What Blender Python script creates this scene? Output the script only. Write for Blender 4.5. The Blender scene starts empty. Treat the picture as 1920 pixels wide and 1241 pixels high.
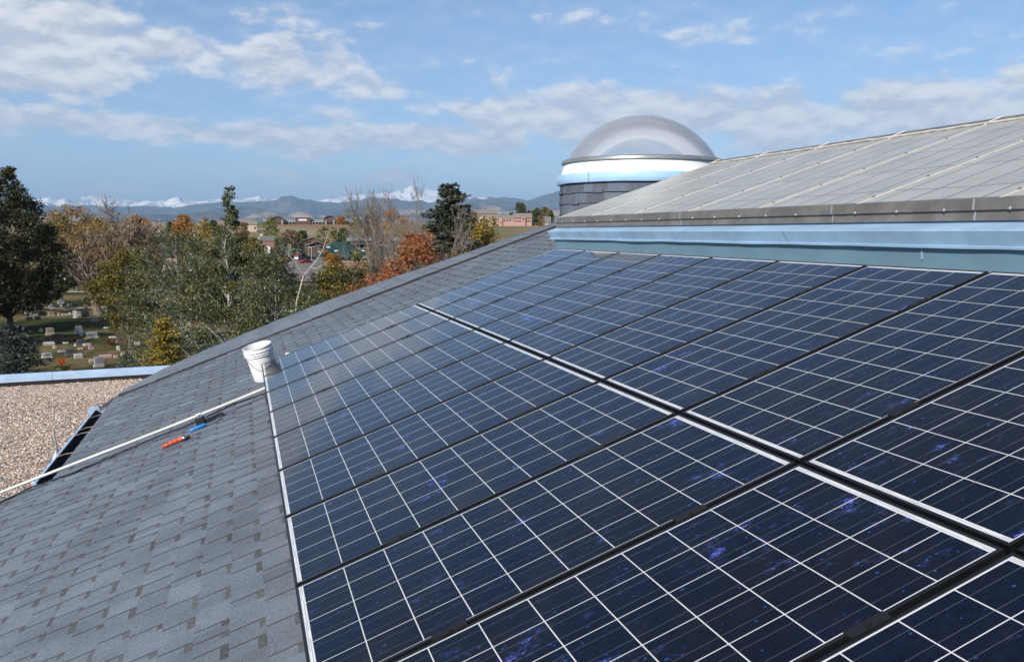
import bpy, math, random
import numpy as np
from mathutils import Matrix, Vector, noise as mnoise

sc = bpy.context.scene
COL = sc.collection
R = math.radians

# ------------------------------------------------------------------ camera, sky, sun, exposure
F = 1672.3
H = 11.0                                     # eye height above the cemetery lawn
MC = np.array([[0.95734523, -0.03179561, 0.28719185],
               [-0.28894657, -0.10534603, 0.95153145],
               [0.0, -0.99392719, -0.11003975]])
EYE = np.array([0, 0, H])
cam = bpy.data.cameras.new('camera')
cam.sensor_width = 36
cam.lens = F / 1920 * 36
cam.clip_start = .05
cam.clip_end = 250000
co = bpy.data.objects.new('camera', cam)
COL.objects.link(co)
mw = np.eye(4)
mw[:3, 0] = MC @ [1, 0, 0]
mw[:3, 1] = MC @ [0, -1, 0]
mw[:3, 2] = MC @ [0, 0, -1]
mw[:3, 3] = EYE
co.matrix_world = Matrix(mw.tolist())
sc.camera = co

sc.view_settings.view_transform = 'Standard'
sc.view_settings.look = 'None'
sc.view_settings.exposure = 0.42
sc.view_settings.gamma = 1
sc.cycles.use_denoising = True
sc.cycles.max_bounces = 8
sc.cycles.diffuse_bounces = 3
sc.cycles.glossy_bounces = 4
sc.cycles.transmission_bounces = 8
sc.cycles.transparent_max_bounces = 12
sc.cycles.volume_bounces = 0
sc.cycles.caustics_reflective = False
sc.cycles.caustics_refractive = False

SUN_EL = R(30)
SUN_AZ = math.atan2(-.71, -.70)              # clockwise from +Y
sdir = Vector((math.sin(SUN_AZ) * math.cos(SUN_EL), math.cos(SUN_AZ) * math.cos(SUN_EL), math.sin(SUN_EL)))
sl = bpy.data.lights.new('sun', 'SUN')
sl.energy = 4.7
sl.angle = R(.53)
sl.color = (1, .955, .88)
so = bpy.data.objects.new('sun', sl)
COL.objects.link(so)
so.rotation_euler = sdir.to_track_quat('Z', 'Y').to_euler()
so.location = (0, 0, 60)


def ray(x, y):
    """direction through a point of the 1920 x 1241 frame, one metre of depth"""
    return MC @ np.array([(x - 960) / F, (y - 620.5) / F, 1.0])


class NT:
    """small node helper"""
    def __init__(s, tree):
        s.t = tree
        s.L = tree.links

    def n(s, typ, **kw):
        nd = s.t.nodes.new(typ)
        for k, v in kw.items():
            setattr(nd, k, v)
        return nd

    def put(s, sock, v):
        if isinstance(v, bpy.types.NodeSocket):
            s.L.new(v, sock)
        else:
            sock.default_value = v

    def m(s, op, a, b=None, c=None, clamp=False):
        nd = s.n('ShaderNodeMath', operation=op, use_clamp=clamp)
        s.put(nd.inputs[0], a)
        if b is not None:
            s.put(nd.inputs[1], b)
        if c is not None:
            s.put(nd.inputs[2], c)
        return nd.outputs[0]

    def vm(s, op, a, b=None):
        nd = s.n('ShaderNodeVectorMath', operation=op)
        s.put(nd.inputs[0], a)
        if b is not None:
            s.put(nd.inputs[1], b)
        return nd.outputs[0]

    def mix(s, f, a, b, blend='MIX'):
        nd = s.n('ShaderNodeMix', data_type='RGBA', blend_type=blend)
        s.put(nd.inputs[0], f)
        for i, v in ((6, a), (7, b)):
            if not isinstance(v, bpy.types.NodeSocket) and len(v) == 3:
                v = (*v, 1)
            s.put(nd.inputs[i], v)
        return nd.outputs[2]

    def noise(s, vec, scale, detail=4, rough=.5, out=0, w=None):
        nd = s.n('ShaderNodeTexNoise', noise_dimensions='4D' if w is not None else '3D')
        if w is not None:
            s.put(nd.inputs['W'], w)
        if vec is not None:
            s.L.new(vec, nd.inputs['Vector'])
        nd.inputs['Scale'].default_value = scale
        nd.inputs['Detail'].default_value = detail
        nd.inputs['Roughness'].default_value = rough
        return nd.outputs[out]

    def ramp(s, f, a, b, x=0., y=1.):
        nd = s.n('ShaderNodeMapRange', clamp=True, interpolation_type='SMOOTHSTEP')
        s.put(nd.inputs[0], f)
        nd.inputs[1].default_value = a
        nd.inputs[2].default_value = b
        nd.inputs[3].default_value = x
        nd.inputs[4].default_value = y
        return nd.outputs[0]


def build_world():
    w = bpy.data.worlds.new('World')
    sc.world = w
    w.use_nodes = True
    w.node_tree.nodes.clear()
    g = NT(w.node_tree)
    out = g.n('ShaderNodeOutputWorld')
    bg = g.n('ShaderNodeBackground')
    sky = g.n('ShaderNodeTexSky', sky_type='NISHITA')
    sky.sun_disc = False
    sky.sun_elevation = SUN_EL
    sky.sun_rotation = SUN_AZ % (2 * math.pi)
    sky.altitude = 1500
    sky.air_density = 1.0
    sky.dust_density = 1.1
    sky.ozone_density = 1.0
    tc = g.n('ShaderNodeTexCoord')
    d = g.vm('NORMALIZE', tc.outputs['Generated'])
    sp = g.n('ShaderNodeSeparateXYZ')
    g.L.new(d, sp.inputs[0])
    az = g.m('ARCTAN2', sp.outputs[0], sp.outputs[1])
    el = g.m('ARCSINE', sp.outputs[2])
    # warped coordinates so that cloud outlines are ragged
    cv = g.n('ShaderNodeCombineXYZ')
    g.L.new(az, cv.inputs[0])
    g.L.new(g.m('MULTIPLY', el, 2.1), cv.inputs[1])
    wn = g.noise(cv.outputs[0], 7, 5, .55, out=1)
    ws = g.n('ShaderNodeSeparateColor')
    g.L.new(wn, ws.inputs[0])
    az2 = g.m('ADD', az, g.m('MULTIPLY', g.m('SUBTRACT', ws.outputs[0], .5), .12))
    el2 = g.m('ADD', el, g.m('MULTIPLY', g.m('SUBTRACT', ws.outputs[1], .5), .045))
    blobs = [  # where the cloud banks hang: centre, half sizes (1/1672 rad), strength
        (60, 80, 190, 95, 1.2), (300, 92, 130, 52, .95), (540, 118, 130, 58, .9), (450, 75, 110, 40, .45),
        (690, 165, 150, 34, .6), (800, 195, 90, 28, .5), (695, 55, 40, 14, .5), (520, 40, 90, 26, .4), (620, 70, 70, 22, .4),
        (120, 232, 300, 30, .95), (430, 250, 220, 22, .8), (600, 262, 170, 40, .8), (640, 285, 90, 18, .55), (610, 215, 80, 24, .55),
        (860, 262, 190, 42, .95), (1010, 215, 190, 52, .8), (1220, 230, 220, 62, 1.0), (1480, 225, 260, 58, .95),
        (1760, 195, 300, 60, .95), (2000, 190, 260, 80, 1.0), (1560, 265, 260, 40, .6),
        (1150, 35, 150, 40, .35), (1340, 55, 110, 30, .4), (1555, 48, 80, 26, .5), (1750, 90, 200, 34, .3), (1000, 130, 200, 40, .25),
        (110, 355, 80, 7, .7), (228, 354, 22, 5, .6), (275, 358, 30, 5, .5), (316, 347, 22, 6, .5), (530, 332, 50, 8, .7),
        (640, 352, 170, 9, .6), (738, 340, 52, 15, .8), (870, 345, 110, 8, .3), (490, 357, 110, 6, .5), (1000, 298, 60, 6, .4),
        (-500, 150, 500, 90, .8), (2700, 120, 500, 100, .9), (-900, 400, 300, 60, .6), (3500, 250, 400, 80, .8)]
    tot = None
    for bx, by, rx, ry, amp in blobs:
        v = ray(min(max(bx, -300), 2300), by)
        v = v / np.linalg.norm(v)
        a0 = math.atan2(v[0], v[1]) + (bx - min(max(bx, -300), 2300)) / F
        e0 = math.asin(v[2])
        kx = F / rx / 1.25
        ky = F / ry / 1.25
        vx = g.m('MULTIPLY', g.m('SUBTRACT', az2, a0), kx)
        vy = g.m('MULTIPLY', g.m('SUBTRACT', el2, e0), ky)
        q = g.m('ADD', g.m('MULTIPLY', vx, vx), g.m('MULTIPLY', vy, vy))
        b = g.m('MULTIPLY', g.m('SUBTRACT', 1.0, q, clamp=True), amp)
        tot = b if tot is None else g.m('MAXIMUM', tot, b)
    n1 = g.noise(cv.outputs[0], 20, 9, .6)
    n2 = g.noise(cv.outputs[0], 6, 3, .5)
    det = g.m('ADD', g.m('MULTIPLY', g.m('SUBTRACT', n1, .5), 1.9), g.m('MULTIPLY', g.m('SUBTRACT', n2, .5), .9))
    dens = g.m('ADD', tot, g.m('ADD', det, -.34))
    cov = g.ramp(dens, -.24, .46, 0, .88)
    thin = g.ramp(dens, -.90, .15, 0, .15)
    cov = g.m('MAXIMUM', cov, thin)
    # light tops, greyer bases inside the clouds
    off = g.vm('ADD', cv.outputs[0], (0, .02, 0))
    n3 = g.noise(off, 20, 9, .6)
    relief = g.m('SUBTRACT', n1, n3)
    body = g.ramp(g.m('ADD', relief, g.m('MULTIPLY', g.noise(cv.outputs[0], 11, 4, .5), .35)), .02, .34)
    ccol = g.mix(body, (5.2, 5.35, 5.9), (8.2, 8.0, 7.9))
    tint = g.mix(1.0, sky.outputs[0], (.80, .95, 1.10), 'MULTIPLY')
    col = g.mix(cov, tint, ccol)
    g.L.new(col, bg.inputs[0])
    bg.inputs[1].default_value = .092
    g.L.new(bg.outputs[0], out.inputs[0])


build_world()

# ------------------------------------------------------------------ materials
MATS = {}


def new_mat(name):
    m = bpy.data.materials.new(name)
    m.use_nodes = True
    g = NT(m.node_tree)
    p = m.node_tree.nodes['Principled BSDF']
    return m, g, p


def mat(name, col, rough=.6, metal=0., var=.12, vscale=3., bump=0., bscale=40., spec=.5, col2=None, coord='Object'):
    if name in MATS:
        return MATS[name]
    m, g, p = new_mat(name)
    tc = g.n('ShaderNodeTexCoord')
    v = tc.outputs[coord]
    n = g.noise(v, vscale, 6, .6)
    f = g.ramp(n, .3, .7)
    c1 = tuple(max(0, c * (1 - var)) for c in col)
    c2 = col2 if col2 else tuple(c * (1 + var) for c in col)
    g.L.new(g.mix(f, c1, c2), p.inputs['Base Color'])
    g.L.new(g.m('ADD', g.m('MULTIPLY', n, .15), rough - .07), p.inputs['Roughness'])
    p.inputs['Metallic'].default_value = metal
    p.inputs['Specular IOR Level'].default_value = spec
    if bump:
        b = g.n('ShaderNodeBump')
        b.inputs['Strength'].default_value = bump
        b.inputs['Distance'].default_value = 1.0 / bscale
        g.L.new(g.noise(v, bscale, 3, .6), b.inputs['Height'])
        g.L.new(b.outputs[0], p.inputs['Normal'])
    MATS[name] = m
    return m


def tint_mat(name, rough=.6, transl=.25, gain=1.0):
    """leaf / stone material that takes its colour from the mesh's own per-face colours"""
    if name in MATS:
        return MATS[name]
    m, g, p = new_mat(name)
    a = g.n('ShaderNodeAttribute', attribute_name='tint')
    p.inputs['Roughness'].default_value = rough
    g.L.new(a.outputs['Color'], p.inputs['Base Color'])
    if transl:
        t = g.n('ShaderNodeBsdfTranslucent')
        g.L.new(a.outputs['Color'], t.inputs[0])
        mx = g.n('ShaderNodeMixShader')
        mx.inputs[0].default_value = transl
        g.L.new(p.outputs[0], mx.inputs[1])
        g.L.new(t.outputs[0], mx.inputs[2])
        g.L.new(mx.outputs[0], m.node_tree.nodes['Material Output'].inputs[0])
    MATS[name] = m
    return m


# ------------------------------------------------------------------ mesh helpers
def fast_mesh(name, V, Fq, mats, parent=None, tint=None, smooth=False, fmat=None):
    """V (n,3); Fq (m,k) all faces with k corners, or list of faces"""
    me = bpy.data.meshes.new(name)
    V = np.asarray(V, dtype=np.float32)
    if isinstance(Fq, np.ndarray):
        k = Fq.shape[1]
        me.vertices.add(len(V))
        me.vertices.foreach_set('co', V.ravel())
        me.loops.add(Fq.size)
        me.loops.foreach_set('vertex_index', Fq.astype(np.int32).ravel())
        me.polygons.add(len(Fq))
        me.polygons.foreach_set('loop_start', (np.arange(len(Fq)) * k).astype(np.int32))
        me.update(calc_edges=True)
    else:
        me.from_pydata([tuple(map(float, v)) for v in V], [], [tuple(map(int, f)) for f in Fq])
        me.update()
    for m in (mats if isinstance(mats, (list, tuple)) else [mats]):
        me.materials.append(m)
    if fmat is not None:
        me.polygons.foreach_set('material_index', np.asarray(fmat, dtype=np.int32))
    if tint is not None:
        a = me.attributes.new('tint', 'FLOAT_COLOR', 'FACE')
        t = np.ones((len(me.polygons), 4), dtype=np.float32)
        t[:, :3] = tint
        a.data.foreach_set('color', t.ravel())
    me.polygons.foreach_set('use_smooth', np.full(len(me.polygons), bool(smooth)))
    o = bpy.data.objects.new(name, me)
    COL.objects.link(o)
    if parent:
        o.parent = parent
    return o


class MB:
    """collects simple solids, then links them as one mesh"""
    def __init__(s):
        s.v = []
        s.f = []
        s.mi = []
        s.cur = 0

    def add(s, V, Fs):
        b = len(s.v)
        s.v += [tuple(v) for v in V]
        for f in Fs:
            s.f.append(tuple(i + b for i in f))
            s.mi.append(s.cur)
        return s

    def box(s, x0, x1, y0, y1, z0, z1):
        V = [(x, y, z) for z in (z0, z1) for y in (y0, y1) for x in (x0, x1)]
        return s.add(V, [(0, 2, 3, 1), (4, 5, 7, 6), (0, 1, 5, 4), (2, 6, 7, 3), (0, 4, 6, 2), (1, 3, 7, 5)])

    def bevbox(s, x0, x1, y0, y1, z0, z1, b):
        """box with chamfered vertical and top edges"""
        ring = [(x0 + b, y0), (x1 - b, y0), (x1, y0 + b), (x1, y1 - b), (x1 - b, y1), (x0 + b, y1), (x0, y1 - b), (x0, y0 + b)]
        cx, cy = (x0 + x1) / 2, (y0 + y1) / 2
        r2 = [(cx + (x - cx) * (1 - 2 * b / max(x1 - x0, 1e-6)), cy + (y - cy) * (1 - 2 * b / max(y1 - y0, 1e-6))) for x, y in ring]
        V = [(x, y, z0) for x, y in ring] + [(x, y, z1 - b) for x, y in ring] + [(x, y, z1) for x, y in r2]
        Fs = [tuple(range(7, -1, -1)), tuple(range(16, 24))]
        for k in range(2):
            for i in range(8):
                j = (i + 1) % 8
                Fs.append((k * 8 + i, k * 8 + j, k * 8 + 8 + j, k * 8 + 8 + i))
        return s.add(V, Fs)

    def prism(s, prof, x0, x1, axis='x'):
        """closed profile extruded along an axis; prof points are the other two coordinates"""
        n = len(prof)
        V = []
        for q in (x0, x1):
            for a, b in prof:
                V.append((q, a, b) if axis == 'x' else ((a, q, b) if axis == 'y' else (a, b, q)))
        Fs = [tuple(range(n - 1, -1, -1)), tuple(range(n, 2 * n))]
        for i in range(n):
            j = (i + 1) % n
            Fs.append((i, j, n + j, n + i))
        return s.add(V, Fs)

    def tube(s, pts, rad, n=8, cap=True):
        pts = [Vector(p) for p in pts]
        if not isinstance(rad, (list, tuple)):
            rad = [rad] * len(pts)
        rings = []
        up = None
        for i, p in enumerate(pts):
            d = (pts[min(i + 1, len(pts) - 1)] - pts[max(i - 1, 0)]).normalized()
            if up is None:
                up = Vector((0, 0, 1)) if abs(d.z) < .9 else Vector((1, 0, 0))
            a = d.cross(up).normalized()
            b = a.cross(d).normalized()
            up = b
            rings.append([tuple(p + (a * math.cos(2 * math.pi * k / n) + b * math.sin(2 * math.pi * k / n)) * rad[i]) for k in range(n)])
        V = [q for r_ in rings for q in r_]
        Fs = []
        for i in range(len(pts) - 1):
            for k in range(n):
                l = (k + 1) % n
                Fs.append((i * n + k, i * n + l, i * n + n + l, i * n + n + k))
        if cap:
            Fs.append(tuple(range(n - 1, -1, -1)))
            Fs.append(tuple(range((len(pts) - 1) * n, len(pts) * n)))
        return s.add(V, Fs)

    def lathe(s, prof, n=48, c=(0, 0), closed=False):
        V = []
        for r_, z in prof:
            for k in range(n):
                t = 2 * math.pi * k / n
                V.append((c[0] + r_ * math.cos(t), c[1] + r_ * math.sin(t), z))
        Fs = []
        m = len(prof)
        for i in range(m if closed else m - 1):
            for k in range(n):
                l = (k + 1) % n
                i2 = (i + 1) % m
                Fs.append((i * n + k, i * n + l, i2 * n + l, i2 * n + k))
        return s.add(V, Fs)

    def build(s, name, mats, parent=None, smooth=False, bevel=0):
        o = fast_mesh(name, s.v, s.f, mats, parent, smooth=False, fmat=s.mi)
        if smooth:
            o.data.polygons.foreach_set('use_smooth', np.ones(len(o.data.polygons), dtype=bool))
            try:
                o.data.set_sharp_from_angle(angle=R(40))
            except Exception:
                pass
        if bevel:
            b = o.modifiers.new('bevel', 'BEVEL')
            b.width = bevel
            b.segments = 2
            b.limit_method = 'ANGLE'
        return o


def tag(o, label=None, cat=None, group=None, kind=None):
    if label:
        o['label'] = label
    if cat:
        o['category'] = cat
    if group:
        o['group'] = group
    if kind:
        o['kind'] = kind
    return o


def empty(name, loc=(0, 0, 0), rz=0.):
    o = bpy.data.objects.new(name, None)
    COL.objects.link(o)
    o.location = loc
    o.rotation_euler = (0, 0, rz)
    o.empty_display_size = .3
    return o


# ------------------------------------------------------------------ ground and mountains
def fbm(x, y, s, o=5, seed=0.):
    return mnoise.fractal(Vector((x * s + seed, y * s - seed, seed * .37)), 1.0, 2.0, o)


def sstep(a, b, x):
    t = min(max((x - a) / (b - a), 0), 1)
    return t * t * (3 - 2 * t)


def gz(x, y):
    d = math.hypot(x, y)
    z = 17.0 * sstep(470, 900, d) + 5.0 * sstep(900, 1200, d)
    z -= 26 * sstep(1500, 4000, d)
    if d > 260:
        z += .5 * fbm(x, y, 1 / 150, 3) * sstep(260, 500, d)
    return z


def place(px, depth):
    """ground point seen in direction px at a given depth"""
    v = ray(px, 435) * depth
    return Vector((v[0], v[1], gz(v[0], v[1])))


def gpoint(px, py):
    """where the line of sight through a frame point meets the lawn"""
    v = ray(px, py)
    t = H / max(-v[2], 1e-6)
    return Vector((v[0] * t, v[1] * t, 0)), t


def build_ground():
    rs = [0.01] + list(np.geomspace(6, 500, 46)) + list(np.linspace(520, 1500, 40)) + list(np.geomspace(1600, 95000, 30))
    na = 300
    V = []
    for r_ in rs:
        for k in range(na):
            a = 2 * math.pi * k / na
            x, y = r_ * math.sin(a), r_ * math.cos(a)
            V.append((x, y, gz(x, y)))
    Fs = []
    for i in range(len(rs) - 1):
        for k in range(na):
            l = (k + 1) % na
            Fs.append((i * na + k, i * na + na + k, i * na + na + l, i * na + l))
    m, g, p = new_mat('lawn_and_fields')
    tc = g.n('ShaderNodeTexCoord')
    v = tc.outputs['Object']
    green = g.mix(g.ramp(g.noise(v, .35, 5, .6), .35, .65), (.026, .034, .008), (.060, .068, .020))
    dry = g.mix(g.ramp(g.noise(v, .9, 4, .6), .35, .65), (.14, .105, .045), (.22, .165, .080))
    f = g.ramp(g.noise(v, .06, 6, .68), .44, .58)
    near = g.mix(f, green, dry)
    f2 = g.noise(v, .012, 5, .6)
    far = g.mix(g.ramp(f2, .42, .58), (.24, .17, .10), (.16, .15, .065))
    far = g.mix(g.ramp(g.noise(v, .004, 3, .5), .5, .56), far, (.30, .23, .15))
    ln = g.vm('LENGTH', v)
    nd = g.n('ShaderNodeVectorMath', operation='LENGTH')
    g.L.new(v, nd.inputs[0])
    dist = nd.outputs['Value']
    col = g.mix(g.ramp(dist, 250, 430), near, far)
    fine = g.ramp(g.noise(v, 14, 4, .7), .25, .75, .72, 1.25)
    col = g.mix(1.0, col, fine, 'MULTIPLY')
    g.L.new(col, p.inputs['Base Color'])
    p.inputs['Roughness'].default_value = .95
    p.inputs['Specular IOR Level'].default_value = .1
    b = g.n('ShaderNodeBump')
    b.inputs['Strength'].default_value = .8
    b.inputs['Distance'].default_value = .12
    g.L.new(g.noise(v, 9, 4, .7), b.inputs['Height'])
    g.L.new(b.outputs[0], p.inputs['Normal'])
    o = fast_mesh('ground', V, np.array(Fs), m, smooth=True)
    tag(o, kind='structure')


def mountain_mat(name, rock, rock2, snow_from=None, tan=None):
    m, g, p = new_mat(name)
    geo = g.n('ShaderNodeNewGeometry')
    pos = geo.outputs['Position']
    sp = g.n('ShaderNodeSeparateXYZ')
    g.L.new(pos, sp.inputs[0])
    c = g.mix(g.ramp(g.noise(pos, .0011, 7, .6), .4, .6), rock, rock2)
    if tan:
        c = g.mix(g.ramp(g.noise(pos, .0004, 8, .62), .51, .58), c, tan)
    if snow_from:
        nz = g.m('MULTIPLY', g.m('SUBTRACT', g.noise(pos, .00055, 9, .7), .5), 1500)
        sn = g.n('ShaderNodeSeparateXYZ')
        g.L.new(geo.outputs['Normal'], sn.inputs[0])
        f = g.ramp(g.m('ADD', sp.outputs[2], nz), snow_from, snow_from + 180)
        mp = g.n('ShaderNodeMapping')
        mp.inputs['Scale'].default_value = (1, .35, .6)
        g.L.new(pos, mp.inputs[0])
        bare = g.ramp(g.noise(mp.outputs[0], .0016, 8, .68), .47, .58, 0, .78)
        f = g.m('MULTIPLY', f, g.m('SUBTRACT', 1, bare))
        c = g.mix(f, c, (.95, .90, .86))
    g.L.new(c, p.inputs['Base Color'])
    p.inputs['Roughness'].default_value = .95
    p.inputs['Specular IOR Level'].default_value = .05
    return m


def mountains(name, prof, dist, width, material, rough, seed, drop=0., nd=34, step=5, jag=1.):
    """a range whose crest line runs along prof (direction, crest elevation)"""
    xs = [q[0] for q in prof]
    ys = [q[1] for q in prof]
    cols = np.arange(-500, 2400, step)
    V = []
    for px in cols:
        py = np.interp(px, xs, ys)
        pr = ray(px, py)
        hd = math.hypot(pr[0], pr[1])
        ux, uy = pr[0] / hd, pr[1] / hd
        crest = (pr[2] / hd + .0009 * jag * fbm(px / 9., seed, 1., 4, seed)) * dist + H
        for k in range(nd):
            t = k / (nd - 1) * 2 - 1                      # -1 near foot, 0 crest, 1 far foot
            r_ = dist + t * width
            s = max(0., 1 - abs(t) * (1 if t > 0 else .96)) ** 1.15
            x, y = ux * r_, uy * r_
            n = fbm(x, y, 1 / rough, 7, seed)
            rid = 1 - abs(fbm(x, y, .5 / rough, 5, seed + 9)) * 1.6
            env = (1 - s) * s * 4
            z = crest * (s + .5 * env * n + .6 * env * (rid - .62))
            if k in (0, nd - 1):
                z = -60
            V.append((x, y, max(min(z, crest * (1 - .05 * abs(t))), -60)))
    Fs = []
    for i in range(len(cols) - 1):
        for k in range(nd - 1):
            a = i * nd + k
            Fs.append((a, a + nd, a + nd + 1, a + 1))
    o = fast_mesh(name, V, np.array(Fs), material, smooth=True)
    tag(o, kind='structure')
    return o


def build_mountains():
    snow = [(-500, 372), (-300, 366), (-100, 374), (45, 377), (75, 374), (90, 372), (110, 377), (120, 373), (135, 378), (155, 370), (180, 365), (195, 366),
            (215, 370), (240, 375), (262, 379), (280, 377), (300, 379), (325, 374), (340, 372), (350, 374), (375, 376), (400, 374),
            (415, 371), (435, 371), (450, 374), (455, 372), (470, 369), (487, 365), (503, 370), (520, 371), (545, 369), (560, 373),
            (600, 375), (625, 371), (650, 367), (665, 364), (700, 362), (720, 357), (740, 357), (752, 352), (765, 348), (775, 345), (785, 349),
            (800, 352), (830, 356), (845, 364), (860, 371), (880, 372), (895, 369), (910, 371), (930, 377), (960, 381), (1010, 378),
            (1100, 362), (1300, 372), (1600, 365), (1900, 374), (2400, 370)]
    mid = [(-500, 380), (-200, 384), (45, 386), (80, 385), (130, 388), (160, 389), (200, 387), (230, 388), (250, 387), (270, 386), (300, 388),
           (330, 389), (345, 386), (370, 383), (400, 381), (450, 379), (490, 377), (510, 376), (560, 373), (580, 374), (610, 376),
           (640, 379), (700, 374), (720, 376), (760, 377), (800, 378), (860, 373), (880, 375), (900, 378), (920, 371), (945, 368),
           (970, 371), (990, 375), (1010, 368), (1030, 363), (1045, 359), (1100, 355), (1300, 366), (1600, 362), (2000, 372), (2400, 370)]
    foot = [(-500, 402), (0, 404), (120, 402), (200, 399), (260, 403), (330, 404), (400, 394), (440, 388), (470, 387), (500, 391), (530, 395),
            (560, 398), (600, 402), (650, 396), (700, 390), (760, 393), (820, 390), (880, 380), (920, 383), (960, 390), (1000, 395),
            (1040, 392), (1100, 385), (1500, 390), (2000, 396), (2400, 398)]
    low = [(-500, 414), (200, 414), (420, 411), (470, 408), (510, 405), (560, 408), (600, 406), (640, 401), (700, 402), (760, 406), (850, 405),
           (900, 398), (950, 402), (1000, 407), (1100, 405), (2400, 412)]
    mountains('snowy_mountains', snow, 52000, 9000, mountain_mat('high_peaks', (.10, .10, .11), (.18, .165, .15), 1150), 3600, 1.3, nd=60, step=3, jag=.3)
    mountains('forested_mountains', mid, 33000, 7500, mountain_mat('forest_slope', (.032, .044, .042), (.065, .075, .062), None, (.11, .10, .085)), 2200, 4.7, nd=56, step=4, jag=.35)
    mountains('foothills', foot, 23000, 4200, mountain_mat('foothill_slope', (.030, .042, .032), (.075, .070, .05), None, (.30, .225, .16)), 1300, 7.1, nd=56, step=4, jag=.5)
    mountains('low_foothills', low, 16000, 2600, mountain_mat('dry_slope', (.035, .045, .032), (.09, .085, .055), None, (.20, .155, .12)), 800, 2.9, nd=44, step=4)


build_ground()
build_mountains()

# ------------------------------------------------------------------ the roof that carries the panels
TH = R(19.80453)
av = np.array([math.cos(TH), 0, math.sin(TH)])
nv = np.array([-math.sin(TH), 0, math.cos(TH)])
XC, HP, YC = .3078, 1.2697, 9.0851
ROOF_O = EYE - XC * av - HP * nv                  # roof coordinates: x up the slope, y along the eave, z off the panel plane


def roof_world(a, y, z=0.):
    return ROOF_O + a * av + np.array([0, y, 0]) + z * nv


def roof_empty(name):
    o = empty(name, tuple(ROOF_O))
    o.rotation_euler = (0, -TH, 0)
    return o


RZ = -.18                                          # shingle level under the panel plane
KR = (1.2697 + .18) / (1.2697 + .12)


def shingle_material(name, base, base2):
    m, g, p = new_mat(name)
    tc = g.n('ShaderNodeTexCoord')
    v = tc.outputs['Object']
    a = g.n('ShaderNodeAttribute', attribute_name='tint')
    gran = g.ramp(g.noise(v, 150, 4, .85), .3, .7, .50, 1.5)
    big = g.ramp(g.noise(v, 2.2, 6, .65), .3, .7, .80, 1.14)
    speck = g.ramp(g.noise(v, 120, 2, .5), .60, .70)
    c = g.mix(1.0, a.outputs['Color'], gran, 'MULTIPLY')
    c = g.mix(1.0, c, big, 'MULTIPLY')
    c = g.mix(g.m('MULTIPLY', speck, .35), c, (.36, .40, .45))
    g.L.new(c, p.inputs['Base Color'])
    p.inputs['Roughness'].default_value = .9
    p.inputs['Specular IOR Level'].default_value = .25
    b = g.n('ShaderNodeBump')
    b.inputs['Strength'].default_value = .5
    b.inputs['Distance'].default_value = .003
    g.L.new(g.noise(v, 260, 3, .8), b.inputs['Height'])
    g.L.new(b.outputs[0], p.inputs['Normal'])
    return m


SHM = shingle_material('shingle_granules', None, None)
EDGE = mat('shingle_cut_edge', (.035, .035, .04), .9, var=.2)


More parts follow.
